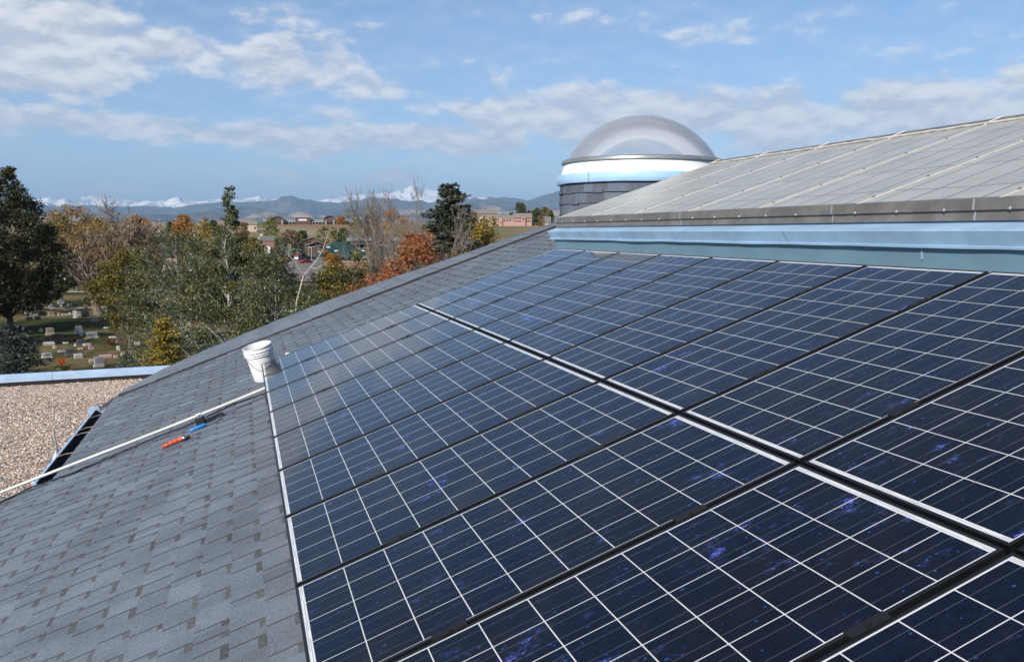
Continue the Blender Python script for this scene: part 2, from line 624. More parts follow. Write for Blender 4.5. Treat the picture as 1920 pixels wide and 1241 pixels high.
def build_main_roof():
    root = roof_empty('shingled_roof')
    tag(root, 'slate grey asphalt shingle roof slope carrying the solar panels, with blue gutter', 'roof')
    rng = np.random.default_rng(5)
    V, Fs, T, FM = [], [], [], []

    def quad(a0, a1, y0, y1, z, col, mi=0, z1=None):
        b = len(V)
        z1 = z if z1 is None else z1
        V.extend([(a0, y0, z), (a1, y0, z1), (a1, y1, z1), (a0, y1, z)])
        Fs.append((b, b + 1, b + 2, b + 3))
        T.append(col)
        FM.append(mi)

    def tab(a0, a1, y0, y1, z, h, col, zt):
        b = len(V)
        V.extend([(a0, y0, z), (a1, y0, z), (a1, y1, z), (a0, y1, z), (a0, y0, z + h), (a1, y0, zt), (a1, y1, zt), (a0, y1, z + h)])
        for f, mi in (((4, 5, 6, 7), 0), ((0, 1, 5, 4), 1), ((2, 3, 7, 6), 1), ((3, 0, 4, 7), 1)):
            Fs.append(tuple(i + b for i in f))
            T.append(col if mi == 0 else (.03, .03, .035))
            FM.append(mi)
    base = np.array((.150, .173, .200))
    exp = .149
    k = 0
    EA = (-1.86 - XC) * KR + XC                # eave line
    a = EA - 24 * exp
    while a < 5.4:
        ymax = 12.05 * KR
        ymin = -1.2 if a < 3.7 else 10.3
        yend = 8.03 * KR if a < EA - .02 else ymax
        if a > 3.62:
            ymin = 10.0
        y = ymin + rng.uniform(-.3, 0)
        b0 = base * (.97 + .06 * rng.random())
        quad(a, a + exp, max(ymin, -1.2), yend, RZ - .0006, b0 * .97, 0, RZ - .0046)
        while y < yend:
            w = rng.choice([.07, .10, .13, .16, .21])
            w *= rng.uniform(.9, 1.1)
            gp = rng.choice([.05, .08, .11, .14]) * rng.uniform(.9, 1.1)
            y1 = min(y + w, yend)
            col = base * rng.uniform(.86, 1.12) * np.array((1, 1, 1 + .04 * rng.random()))
            if y1 > y + .01:
                tab(a, a + exp, y, y1, RZ - .0012, .0038, tuple(col), RZ - .0012)
            if y + w + gp < yend:
                # the printed shadow band showing in the slot
                dk = np.array((.090, .093, .092)) * rng.uniform(.85, 1.25)
                if rng.random() < .93:
                    pw = rng.uniform(.024, .040)
                    quad(a + exp - pw, a + exp, y + w + .003, y + w + gp - .003, RZ - .0046 + .004 * pw / exp + .0003, tuple(dk), 0, RZ - .0043)
            y += w + gp
        a += exp
        k += 1
    fast_mesh('shingles', V, np.array(Fs), [SHM, EDGE], root, tint=np.array(T), fmat=FM)
    # decking below and the thick verge strip along the far rake
    d = MB()
    d.box(EA - .001, 5.4, -1.2, 12.2 * KR, RZ - .16, RZ - .012)
    d.box(EA - 24 * exp - .02, EA - .0015, -1.2, 8.02 * KR, RZ - .16, RZ - .012)
    d.build('roof_deck', mat('roof_board', (.02, .02, .022), .9), root)
    # rake strip: laid shingles, upper sheet proud of the field
    edge = [(-1.80, 12.25), (-1.55, 12.75), (-1.3, 13.05), (-.8, 13.35), (-.26, 13.55), (.4, 13.72), (1.0, 13.8), (2.0, 13.6), (3.04, 13.2), (4.0, 12.9), (5.2, 12.6)]
    inner = [(-1.80, 11.84), (-1.3, 11.86), (-.26, 12.0), (.6, 12.06), (1.68, 12.12), (2.6, 12.12), (3.69, 12.1), (5.2, 12.05)]
    edge = [((a_ - XC) * KR + XC, y_ * KR) for a_, y_ in edge]
    inner = [((a_ - XC) * KR + XC, y_ * KR) for a_, y_ in inner]
    V, Fs, T, FM = [], [], [], []

    def inn(aq):
        return np.interp(aq, [q[0] for q in inner], [q[1] for q in inner])

    def out_(aq):
        return np.interp(aq, [q[0] for q in edge], [q[1] for q in edge])
    aa = (-1.80 - XC) * KR + XC
    while aa < 5.35:
        wv = rng.uniform(.22, .34)
        a2 = min(aa + wv, 5.4)
        col = base * rng.uniform(.95, 1.12)
        jz = rng.uniform(0, .003)
        for (y0f, y1f, z0, z1) in ((0, .80, .024, .016), (.80, 1., .004, .0)):
            b = len(V)
            ys = [inn(aa) + (out_(aa) - inn(aa)) * y0f, inn(a2) + (out_(a2) - inn(a2)) * y0f, inn(a2) + (out_(a2) - inn(a2)) * y1f, inn(aa) + (out_(aa) - inn(aa)) * y1f]
            j = rng.uniform(-.012, .012) if y0f == 0 else 0
            V.extend([(aa, ys[0] + j, RZ + z0 + jz), (a2, ys[1] + j, RZ + z0 + jz - .004), (a2, ys[2], RZ + z1 + jz - .004), (aa, ys[3], RZ + z1 + jz)])
            Fs.append((b, b + 1, b + 2, b + 3)); T.append(tuple(col)); FM.append(0)
            V.extend([(aa, ys[0] + j, RZ - .01), (a2, ys[1] + j, RZ - .01)])
            Fs.append((b + 4, b + 5, b + 1, b)); T.append((.02, .02, .022)); FM.append(1)
        b = len(V)
        V.extend([(aa, out_(aa), RZ), (a2, out_(a2), RZ), (a2, out_(a2), RZ - .16), (aa, out_(aa), RZ - .16)])
        Fs.append((b + 3, b + 2, b + 1, b)); T.append((.02, .02, .022)); FM.append(1)
        aa = a2
    fast_mesh('rake_strip', V, np.array(Fs), [SHM, EDGE], root, tint=np.array(T), fmat=FM)
    # gutter along the short eave
    BL = mat('pale_blue_paint', (.32, .47, .62), .45, var=.12, vscale=3)
    gx = EA
    g = MB()
    prof = [(gx + .01, RZ - .02), (gx + .01, RZ - .14), (gx - .095, RZ - .13), (gx - .150, RZ - .06), (gx - .172, RZ + .018), (gx - .142, RZ + .018),
            (gx - .130, RZ - .05), (gx - .09, RZ - .118), (gx + .004, RZ - .13), (gx + .004, RZ - .02)]
    g.prism(prof, 8.07 * KR, 11.3 * KR, 'y')
    g.box(gx - .13, gx + .01, 11.3 * KR, 11.305 * KR, RZ - .17, RZ - .03)
    gut = g.build('gutter', BL, root)
    zk = mat('rusty_hanger', (.34, .22, .17), .6, .3, var=.3)
    for yy in [q_ * KR for q_ in (8.3, 8.95, 9.85, 10.12, 10.75, 11.2)]:
        h = MB()
        h.tube([(gx + .02, yy, RZ + .002), (gx - .06, yy + .015, RZ + .016), (gx - .15, yy, RZ + .022)], .0035, 6)
        h.build('gutter_hanger', zk, gut)
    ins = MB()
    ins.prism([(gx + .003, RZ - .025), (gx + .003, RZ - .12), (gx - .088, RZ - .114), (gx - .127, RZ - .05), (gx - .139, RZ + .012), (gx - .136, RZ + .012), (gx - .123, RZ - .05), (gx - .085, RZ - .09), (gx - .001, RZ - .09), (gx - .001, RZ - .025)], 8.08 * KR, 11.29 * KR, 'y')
    ins.build('gutter_shade_liner', mat('gutter_shade', (.006, .005, .005), .95), gut)  # near-black liner added to paint in the deep shade inside the gutter
    bx = MB()
    bx.prism([(11.30 * KR, RZ + .045), (11.30 * KR, RZ - .02), (11.40 * KR, RZ - .02), (11.40 * KR, RZ + .045)], gx - .23, gx - .10, 'x')
    bx.prism([(gx - .20, RZ - .021), (gx - .12, RZ - .021), (gx - .12, RZ - .16), (gx - .14, RZ - .16)], 11.33 * KR, 11.41 * KR, 'y')
    bx.build('fascia_return', BL, root)
    cp = MB()
    cp.add([(gx - .23, 11.43 * KR, RZ - .018), (gx + .05, 11.45 * KR, RZ - .018), (gx + .12, 12.3 * KR, RZ - .01), (gx - .0, 12.2 * KR, RZ - .012)], [(0, 1, 2, 3)])
    cp.add([(gx - .23, 11.43 * KR, RZ - .03), (gx + .05, 11.45 * KR, RZ - .03), (gx + .12, 12.3 * KR, RZ - .03), (gx - .0, 12.2 * KR, RZ - .03)], [(3, 2, 1, 0)])
    cp.build('eave_flashing', mat('dark_flashing', (.05, .05, .055), .6), root)


def dist_mat_panel():
    m, g, p = new_mat('solar_laminate')
    tc = g.n('ShaderNodeTexCoord')
    v = tc.outputs['Object']
    sp = g.n('ShaderNodeSeparateXYZ')
    g.L.new(v, sp.inputs[0])
    x, y = sp.outputs[0], sp.outputs[1]
    oi = g.n('ShaderNodeObjectInfo')
    rnd = g.m('MULTIPLY', oi.outputs['Random'], 50)
    P_, PX, CX, CY = .156, .159, .795, .39
    inx = g.m('LESS_THAN', g.m('ABSOLUTE', x), CX - .0005)
    iny = g.m('LESS_THAN', g.m('ABSOLUTE', y), CY - .0005)
    inside = g.m('MULTIPLY', inx, iny)
    fx = g.m('FRACT', g.m('DIVIDE', g.m('ADD', x, CX), PX))
    fy = g.m('FRACT', g.m('DIVIDE', g.m('ADD', y, CY), P_))
    hw = .0017 / P_
    lx = g.m('GREATER_THAN', g.m('ABSOLUTE', g.m('SUBTRACT', fx, .5)), .5 - hw)
    ly = g.m('GREATER_THAN', g.m('ABSOLUTE', g.m('SUBTRACT', fy, .5)), .5 - hw * .92)
    line = g.m('MAXIMUM', lx, ly)
    cell = g.m('MULTIPLY', inside, g.m('SUBTRACT', 1, line))
    # two thin tabbing ribbons per cell, running along the long side
    bw = .0009 / P_
    b1 = g.m('LESS_THAN', g.m('ABSOLUTE', g.m('SUBTRACT', fy, .26)), bw)
    b2 = g.m('LESS_THAN', g.m('ABSOLUTE', g.m('SUBTRACT', fy, .74)), bw)
    bus = g.m('MULTIPLY', g.m('MAXIMUM', b1, b2), inx)
    # grain of the cast silicon; glints off its crystals are painted as blue flecks
    vo = g.n('ShaderNodeTexVoronoi', voronoi_dimensions='4D')
    g.L.new(v, vo.inputs['Vector'])
    g.put(vo.inputs['W'], rnd)
    vo.inputs['Scale'].default_value = 90
    gr = g.n('ShaderNodeSeparateColor')
    g.L.new(vo.outputs['Color'], gr.inputs[0])
    st = g.n('ShaderNodeMapping')
    st.inputs['Rotation'].default_value = (0, 0, .5)
    st.inputs['Scale'].default_value = (1, 1.9, 1)
    g.L.new(v, st.inputs[0])
    patch = g.noise(st.outputs[0], 9, 5, .65, w=rnd)
    clump = g.noise(v, 3.2, 2, .5, w=g.m('ADD', rnd, 7.3))
    hot = g.m('ADD', patch, g.m('MULTIPLY', g.m('SUBTRACT', clump, .5), .55))
    base = g.mix(gr.outputs[0], (.0012, .0026, .0088), (.0028, .0060, .0200))
    tone = g.noise(v, 2.4, 3, .5, w=g.m('ADD', rnd, 3.1))
    base = g.mix(g.ramp(tone, .4, .65), base, (.0032, .0036, .0075))
    mid = g.mix(g.m('MULTIPLY', g.ramp(hot, .60, .64), g.ramp(gr.outputs[2], .25, .55)), base, g.mix(gr.outputs[1], (.008, .018, .060), (.022, .017, .055)))
    vo2 = g.n('ShaderNodeTexVoronoi', voronoi_dimensions='4D')
    g.L.new(st.outputs[0], vo2.inputs['Vector'])
    g.put(vo2.inputs['W'], rnd)
    vo2.inputs['Scale'].default_value = 120
    g2 = g.n('ShaderNodeSeparateColor')
    g.L.new(vo2.outputs['Color'], g2.inputs[0])
    spark = g.m('MULTIPLY', g.ramp(hot, .668, .70), g.m('GREATER_THAN', g2.outputs[0], .50))
    spc = g.mix(g2.outputs[2], (.04, .11, .50), (.11, .11, .46))
    cc = g.mix(spark, mid, spc)
    lone = g.m('MULTIPLY', g.m('GREATER_THAN', g2.outputs[1], .9945), g.m('GREATER_THAN', g.noise(v, 14, 3, .5, w=rnd), .5))
    cc = g.mix(lone, cc, (.03, .08, .30))
    white = g.mix(g.noise(v, 6, 4, .6), (.62, .61, .59), (.72, .71, .69))
    col = g.mix(cell, white, cc)
    col = g.mix(g.m('MULTIPLY', bus, .62), col, (.115, .122, .13))
    # the bussing ribbon outlines in the white end bands
    ax = g.m('ABSOLUTE', x)
    r1 = g.m('LESS_THAN', g.m('ABSOLUTE', g.m('SUBTRACT', ax, .800)), .0009)
    r2 = g.m('LESS_THAN', g.m('ABSOLUTE', g.m('SUBTRACT', ax, .8055)), .0008)
    c1 = g.m('GREATER_THAN', g.m('FRACT', g.m('ADD', g.m('MULTIPLY', fy, .0), g.m('DIVIDE', g.m('ADD', y, .05), .312))), .2)
    c2 = g.m('LESS_THAN', g.m('FRACT', g.m('DIVIDE', g.m('ADD', y, .13), .39)), .55)
    rib = g.m('MULTIPLY', g.m('MAXIMUM', g.m('MULTIPLY', r1, c1), g.m('MULTIPLY', r2, c2)), iny)
    col = g.mix(g.m('MULTIPLY', rib, .75), col, (.08, .09, .10))
    # thin dust, heavier toward the lower rail
    dust = g.m('MULTIPLY', g.ramp(g.noise(v, 5, 6, .7, w=rnd), .45, .8), .014)
    col = g.mix(dust, col, (.32, .30, .27))
    g.L.new(col, p.inputs['Base Color'])
    g.L.new(g.m('ADD', .035, g.m('MULTIPLY', g.noise(v, 8, 4, .6, w=rnd), .05)), p.inputs['Roughness'])
    p.inputs['IOR'].default_value = 1.40
    b = g.n('ShaderNodeBump')
    b.inputs['Strength'].default_value = .12
    b.inputs['Distance'].default_value = .002
    g.L.new(g.noise(v, 25, 3, .5), b.inputs['Height'])
    g.L.new(b.outputs[0], p.inputs['Normal'])
    return m


ORD = ['first', 'second', 'third', 'fourth', 'fifth', 'sixth', 'seventh', 'eighth', 'ninth', 'tenth', 'eleventh', 'twelfth', 'thirteenth']


def build_panels():
    PL = dist_mat_panel()
    BK = mat('black_anodised', (.008, .008, .009), .38, 0., var=.2, spec=.4)
    BK2 = mat('black_clamp', (.007, .0068, .006), .55, 0., var=.3)
    hl, hwd, lip = .822, .405, .0105
    root = None
    P = .832

    def proto():
        r_ = empty('solar_panel')
        q = MB()
        v = []
        for (a, b, z) in ((hl, hwd, -.042), (hl, hwd, -.001), (hl - .001, hwd - .001, 0.), (hl - lip, hwd - lip, 0.), (hl - lip, hwd - lip, -.004)):
            v += [(-a, -b, z), (a, -b, z), (a, b, z), (-a, b, z)]
        fs = []
        for k in range(4):
            for i in range(4):
                j = (i + 1) % 4
                fs.append((k * 4 + i, k * 4 + j, k * 4 + 4 + j, k * 4 + 4 + i))
        q.add(v, fs)
        q.build('frame', BK, r_)
        l_ = MB()
        e = .0008
        l_.add([(-hl + lip - e, -hwd + lip - e, -.0022), (hl - lip + e, -hwd + lip - e, -.0022), (hl - lip + e, hwd - lip + e, -.0022), (-hl + lip - e, hwd - lip + e, -.0022)], [(0, 1, 2, 3)])
        l_.add([(-hl + lip, -hwd + lip, -.008), (hl - lip, -hwd + lip, -.008), (hl - lip, hwd - lip, -.008), (-hl + lip, hwd - lip, -.008)], [(3, 2, 1, 0)])
        l_.build('cell_sheet', PL, r_)
        for sx in (-.40, .42):
            c = MB()
            c.box(sx - .055, sx + .055, -hwd - .0215, -hwd + .0105, -.012, .0035)
            c.tube([(sx, -hwd - .011, .003), (sx, -hwd - .011, .0085)], .006, 6)
            c.build('clamp', BK2, r_)
        return r_
    first = proto()
    kids = list(first.children)
    n = 0
    for col_i in range(2):
        for b in range(11):
            r_ = first
            if n:
                r_ = first.copy()
                COL.objects.link(r_)
                for kd in kids:
                    c = kd.copy()
                    COL.objects.link(c)
                    c.parent = r_
            loc = roof_world(1.66 * (col_i + .5), YC - P * (b + .5))
            r_.location = tuple(loc)
            r_.rotation_euler = (0, -TH, 0)
            if col_i == 0:
                w = 'lower column solar panel beside the shingles'
            else:
                w = 'upper column solar panel below the blue curb'
            if b == 0:
                lab = w + (', at the far end by the white bucket' if col_i == 0 else ', at the far end nearest the dome')
            elif b == 10:
                lab = w + ', closest to the camera'
            else:
                lab = w + ', %s from the far end' % ORD[b]
            tag(r_, lab, 'solar panel', 'solar panels laid in two columns on the roof')
            n += 1
    # mounting rails hidden in the gaps, clamped to the roof
    rl = mat('aluminium_rail', (.32, .33, .34), .45, 1.)
    k = 0
    for aa, wh in ((.42, 'lowest'), (1.24, 'second lowest'), (2.08, 'second highest'), (2.90, 'highest')):
        e = roof_empty('mounting_rail')
        tag(e, 'aluminium rail under the panels, %s on the slope, seen in the gaps' % wh, 'rail', 'rails under the solar panels')
        q = MB()
        q.box(aa - .02, aa + .02, .0, YC - .01, -.088, -.045)
        q.build('rail_bar', rl, e)
        for yy in np.arange(.4, 9, 1.4):
            q = MB()
            q.box(aa - .03, aa + .03, yy - .03, yy + .03, RZ + .004, -.0885)
            q.build('foot', rl, e)


def bd(m_, lst):
    for a in lst:
        m_.box(*a)
    return m_


def build_skylight_roof():
    """glazed collector roof on its blue curb, right of the panels"""
    root = empty('glazed_collector_roof', (0, 0, H))
    tag(root, 'large sloping grey glazed roof with pale battens standing on a light blue curb', 'glazed roof')
    BL = mat('pale_blue_paint', (.32, .47, .62), .45, var=.12, vscale=3)
    Y0, Y1 = -1.0, 10.30
    # curb wall
    q = MB()
    q.prism([(3.638, -.30), (3.618, -.07), (3.75, -.07), (3.75, -.30)], Y0, 10.2, 'y')
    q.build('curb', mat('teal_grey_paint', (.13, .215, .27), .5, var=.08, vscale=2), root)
    q = MB()
    q.prism([(3.30, -.352), (3.64, -.226), (3.634, -.205), (3.296, -.336)], Y0, 10.25, 'y')
    q.build('base_flashing', mat('teal_grey_flashing', (.26, .36, .41), .5, var=.12, vscale=4), root)
    # wavy-edged lip with its fascia
    ys = np.arange(Y0, Y1 + .001, .1)
    V, Fs = [], []
    for i, y in enumerate(ys):
        w1 = .009 * fbm(y, 0, 1.3, 3, 2.)
        w2 = .007 * fbm(y, 3, 2.1, 3, 5.)
        sec = [(3.640, -.088 + w1), (3.588 + w2, -.086 + w1 * .5), (3.584 + w2, -.074), (3.598, -.070), (3.556 + w1, .006), (3.558 + w1, .011), (3.70, .052), (3.70, .075), (3.76, .08), (3.76, -.088)]
        V += [(x_, y, z_) for x_, z_ in sec]
    ns = 10
    for i in range(len(ys) - 1):
        for k in range(ns):
            l = (k + 1) % ns
            Fs.append((i * ns + k, i * ns + l, i * ns + ns + l, i * ns + ns + k))
    Fs.append(tuple(range(ns)))
    Fs.append(tuple(range(len(ys) * ns - 1, len(ys) * ns - ns - 1, -1)))
    fas = fast_mesh('fascia', V, Fs, BL, root)
    sm = mat('seam_caulk', (.24, .34, .42), .6)
    for yy in (9.2, 5.35, 1.6):
        s_ = MB()
        s_.add([(3.5965, yy, -.068), (3.5965, yy + .012, -.068), (3.5545, yy + .02, .005), (3.5545, yy + .008, .005)], [(0, 1, 2, 3)])
        s_.build('seam', sm, fas)
    s_ = MB()
    s_.box(3.6145, 3.63, 4.1, 4.108, -.15, -.09)
    s_.build('seam', sm, fas)
    # stepped grey eave flashing in lengths with lap joints and screws
    GM = mat('weathered_aluminium', (.165, .155, .142), .55, .15, var=.22, vscale=5)
    GM2 = mat('bright_lap_metal', (.48, .47, .45), .4, .6)
    cuts = [10.33, 7.1, 5.0, 3.82, 1.6, -1.0]
    for i in range(len(cuts) - 1):
        y1_, y0_ = cuts[i], cuts[i + 1]
        z = .0015 * (i % 2)
        q = MB()
        prof = [(3.678 - z, .060), (3.684 - z, .108), (3.668 - z, .114), (3.672 - z, .172), (3.71, .180), (3.76, .190), (3.76, .060)]
        q.prism(prof, y0_ + .0015, y1_ - .0015, 'y')
        fl = q.build('eave_flashing', GM, root)
        lp = MB()
        lp.prism([(3.6765, .0615), (3.6825, .1085), (3.6655, .115), (3.669, .1725), (3.676, .1725), (3.69, .0615)], y1_ - .02, y1_ - .006, 'y')
        lp.build('lap_joint', GM2, fl)
        yy = y1_ - .25
        while yy > y0_ + .1:
            s_ = MB()
            s_.lathe([(.0001, 0), (.009, 0), (.009, .004), (.005, .009), (.0001, .01)], 8)
            so_ = s_.build('screw', GM2, fl)
            so_.location = (3.668 - z, yy, .118)
            so_.rotation_euler = (0, -R(75), 0)
            yy -= .37
    # glazing bays
    sl_ = R(18.4)
    ux, uz = math.cos(sl_), math.sin(sl_)
    LEN = 2.15
    m, g, p = new_mat('grey_glazing')
    tc = g.n('ShaderNodeTexCoord')
    v = tc.outputs['Object']
    sp = g.n('ShaderNodeSeparateXYZ')
    g.L.new(v, sp.inputs[0])
    fy = g.m('FRACT', g.m('DIVIDE', sp.outputs[1], .275))
    wv = g.m('MULTIPLY', g.m('SUBTRACT', g.noise(v, 3, 2, .5), .5), .006)
    l1 = g.ramp(g.m('ABSOLUTE', g.m('SUBTRACT', fy, .5)), .020, .042, 1, 0)
    xx = g.m('ADD', sp.outputs[0], g.m('MULTIPLY', g.m('SUBTRACT', g.noise(v, .9, 2, .5), .5), .12))
    fx = g.m('FRACT', g.m('DIVIDE', xx, .54))
    l2 = g.ramp(g.m('ABSOLUTE', g.m('SUBTRACT', fx, .5)), .010, .022, .7, 0)
    ln = g.m('MAXIMUM', l1, l2)
    base = g.mix(g.ramp(g.noise(v, 2, 5, .6), .3, .7), (.36, .345, .30), (.44, .42, .365))
    streak = g.n('ShaderNodeMapping')
    streak.inputs['Scale'].default_value = (.4, 4.5, 1)
    g.L.new(v, streak.inputs[0])
    sn = g.noise(streak.outputs[0], 1.6, 1, .4)
    base = g.mix(g.ramp(sn, .4, .8, 0, .3), base, (.40, .39, .36))
    col = g.mix(g.m('MULTIPLY', ln, .75), base, (.07, .075, .085))
    g.L.new(col, p.inputs['Base Color'])
    g.L.new(g.m('ADD', .24, g.m('MULTIPLY', sn, .22)), p.inputs['Roughness'])
    p.inputs['Specular IOR Level'].default_value = .6
    b = g.n('ShaderNodeBump')
    b.inputs['Strength'].default_value = .1
    b.inputs['Distance'].default_value = .01
    g.L.new(g.m('ADD', sn, g.m('MULTIPLY', ln, -.5)), b.inputs['Height'])
    g.L.new(b.outputs[0], p.inputs['Normal'])
    GL = m
    WB = mat('pale_batten', (.52, .49, .44), .5, var=.15, vscale=6)
    bat = [10.30 - 1.107 * i for i in range(11)]
    for i in range(len(bat) - 1):
        q = MB()
        q.box(0, LEN, -1.107 + .014, -.014, -.03, 0)
        o = q.build('glass_pane', GL, root)
        o.location = (3.70, bat[i], .176)
        o.rotation_euler = (0, -sl_, 0)
    for i, y in enumerate(bat):
        q = MB()
        q.bevbox(-.01, LEN + .01, -.008, .008, -.02, .005, .002)
        o = q.build('batten', WB, root)
        o.location = (3.70, y, .176)
        o.rotation_euler = (0, -sl_, 0)
        for t in (.12, .55, .95, 1.35, 1.75):
            s_ = MB()
            s_.lathe([(.0001, 0), (.010, 0), (.010, .006), (.0001, .010)], 8)
            so_ = s_.build('bolt', GM, o)
            so_.location = (t, .0, .0055)
        if i < 8:
            s_ = MB()
            s_.box(LEN - .06, LEN + .16, -.012, .012, .0, .0)if False else None
            st = MB()
            st.tube([(LEN - .02, .0, .010), (LEN + .03, -.015, .016), (LEN + .13, -.05, .026)], .0065, 6)
            st.build('ridge_strap', WB, o)
    # caulk line and ridge cover
    xr, zr = 3.70 + ux * LEN, .176 + uz * LEN
    V = []
    rg = random.Random(3)
    ys = np.arange(-1.0, 10.33, .09)
    q = MB()
    q.tube([(xr + rg.uniform(-.006, .006), y, zr + .012 + rg.uniform(-.003, .004)) for y in ys], .011, 6)
    q.build('caulk_line', WB, root)
    q = MB()
    q.prism([(xr - .004, zr - .05), (xr - .004, zr + .014), (xr + .13, zr + .060), (xr + .30, zr + .02), (xr + .30, zr - .05)], -1., 10.33, 'y')
    q.build('ridge_cover', GM, root)
    # building mass under the glazing so that it does not float
    q = MB()
    q.prism([(3.77, -.9), (3.77, .14), (xr - .01, zr - .055), (xr + .28, zr - .055), (7.9, .2), (7.9, -.9)], -1.0, 10.28, 'y')
    q.build('glazing_body', mat('grey_side_wall', (.22, .23, .24), .8), root)


def build_dome():
    C = (5.52, 11.88)
    root = empty('dome_skylight', (C[0], C[1], H - .9 + .025))
    tag(root, 'clear bubble dome skylight on a round shingled drum with white and pale blue collars', 'skylight')
    z0 = .9
    BL = mat('pale_blue_sheet', (.36, .55, .78), .4, var=.08, vscale=5)
    WH = mat('white_enamel', (.86, .85, .83), .4, var=.04)
    GR = mat('aluminium_ring', (.42, .41, .39), .38, .7, var=.12)
    # shingled drum
    V, Fs, T, FM = [], [], [], []
    rng = np.random.default_rng(11)
    base = np.array((.105, .125, .155))
    zt = .655
    k = 0
    while zt > -1.0:
        zb = zt - .145
        flare = .0 if zt > .2 else (.2 - zt) ** 1.5 * .35
        th = 0.
        while th < 2 * math.pi - .02:
            w = rng.choice([.06, .09, .13, .17, .24])
            t2 = min(th + w, 2 * math.pi)
            col = base * rng.uniform(.75, 1.2)
            pr = .006 + rng.choice([0, 0, .008])
            dz = rng.choice([0, 0, .012])
            nn = max(1, int(w / .05))
            for j in range(nn):
                a0 = th + (t2 - th) * j / nn
                a1 = th + (t2 - th) * (j + 1) / nn
                rt = 1.150 + flare
                rb = 1.162 + flare + pr
                b = len(V)
                for (r_, aq, z_) in ((rb, a0, zb - dz), (rb, a1, zb - dz), (rt, a1, zt + .01), (rt, a0, zt + .01), (rb - .03, a0, zb - dz), (rb - .03, a1, zb - dz)):
                    V.append((r_ * math.cos(aq), r_ * math.sin(aq), z_ + z0))
                Fs.append((b, b + 1, b + 2, b + 3)); T.append(tuple(col)); FM.append(0)
                Fs.append((b + 4, b + 5, b + 1, b)); T.append((.02, .02, .02)); FM.append(1)
            b = len(V)
            for (r_, z_) in ((rb, zb - dz), (rt, zt + .01), (rt - .02, zt + .01), (rb - .03, zb - dz)):
                V.append((r_ * math.cos(th), r_ * math.sin(th), z_ + z0))
            Fs.append((b, b + 1, b + 2, b + 3)); T.append((.02, .02, .02)); FM.append(1)
            th = t2
        zt -= .145
        k += 1
    o = fast_mesh('shingled_drum', V, np.array(Fs), [SHM, EDGE], root, tint=np.array(T), fmat=FM)
    # blue collar with slightly dented edge
    V, Fs = [], []
    n = 96
    prof = [(1.150, .775), (1.205, .770), (1.208, .764), (1.203, .70), (1.200, .645), (1.192, .638), (1.150, .645)]
    for (r_, z_) in prof:
        for i in range(n):
            t = 2 * math.pi * i / n
            w = .006 * fbm(math.cos(t) * 3, math.sin(t) * 3, 1.4, 3, r_)
            V.append(((r_ + w) * math.cos(t), (r_ + w) * math.sin(t), z_ + z0 + w * .8))
    for j in range(len(prof) - 1):
        for i in range(n):
            l = (i + 1) % n
            Fs.append((j * n + i, j * n + n + i, j * n + n + l, j * n + l))
    o = fast_mesh('blue_collar', V, np.array(Fs), BL, root, smooth=True)
    for t in (-2.62, -1.47, .6):
        s_ = MB()
        s_.box(1.2, 1.2115, -.006, .006, .642 + z0, .772 + z0)
        q = s_.build('collar_seam', mat('dull_solder', (.30, .36, .40), .5), o)
        q.rotation_euler = (0, 0, t)
    q = MB()
    q.lathe([(1.10, .760 + z0), (1.150, .775 + z0), (1.142, .80 + z0), (1.118, .88 + z0), (1.105, .935 + z0), (1.06, .935 + z0)], 96)
    q.build('white_curb', WH, root, smooth=True)
    q = MB()
    q.lathe([(1.06, .932 + z0), (1.135, .932 + z0), (1.142, .940 + z0), (1.140, .972 + z0), (1.125, .985 + z0), (1.07, .988 + z0), (1.04, .985 + z0)], 96)
    q.build('clamping_ring', GR, root, smooth=True)
    # bubble: two thin shells of acrylic
    m, g, p = new_mat('dome_acrylic')
    lw = g.n('ShaderNodeLayerWeight')
    lw.inputs[0].default_value = .35
    gl = g.n('ShaderNodeBsdfGlossy')
    gl.inputs['Roughness'].default_value = .06
    gl.inputs['Color'].default_value = (.93, .93, .96, 1)
    df = g.n('ShaderNodeBsdfDiffuse')
    df.inputs['Color'].default_value = (.84, .85, .86, 1)
    tl = g.n('ShaderNodeBsdfTranslucent')
    tl.inputs['Color'].default_value = (.82, .82, .86, 1)
    tr = g.n('ShaderNodeBsdfTransparent')
    tr.inputs['Color'].default_value = (.965, .97, .98, 1)
    fr = g.n('ShaderNodeFresnel')
    fr.inputs[0].default_value = 1.35
    d2 = g.n('ShaderNodeMixShader')
    d2.inputs[0].default_value = .5
    g.L.new(df.outputs[0], d2.inputs[1])
    g.L.new(tl.outputs[0], d2.inputs[2])
    mx = g.n('ShaderNodeMixShader')
    g.L.new(g.ramp(lw.outputs['Facing'], .1, 1.0, .07, .34), mx.inputs[0])
    g.L.new(tr.outputs[0], mx.inputs[1])
    g.L.new(d2.outputs[0], mx.inputs[2])
    mx2 = g.n('ShaderNodeMixShader')
    g.L.new(g.m('MULTIPLY', fr.outputs[0], .4), mx2.inputs[0])
    g.L.new(mx.outputs[0], mx2.inputs[1])
    g.L.new(gl.outputs[0], mx2.inputs[2])
    g.L.new(mx2.outputs[0], m.node_tree.nodes['Material Output'].inputs[0])
    p_ = []
    for (rr, hh) in ((1.065, .640), (1.045, .615)):
        q = MB()
        pr = []
        for i in range(25):
            RR = (rr * rr + hh * hh) / (2 * hh)
            t0_ = math.acos(rr / RR)
            t = t0_ * 0 + (-math.asin((RR - hh) / RR) * -1) + (math.pi / 2 - math.asin((RR - hh) / RR)) * i / 24
            pr.append((RR * math.cos(t) + .0005, .984 + RR * math.sin(t) - (RR - hh) + z0))
        q.lathe(pr, 96)
        q.build('dome_shell' if rr > 1.05 else 'inner_shell', m, root, smooth=True)
    q = MB()
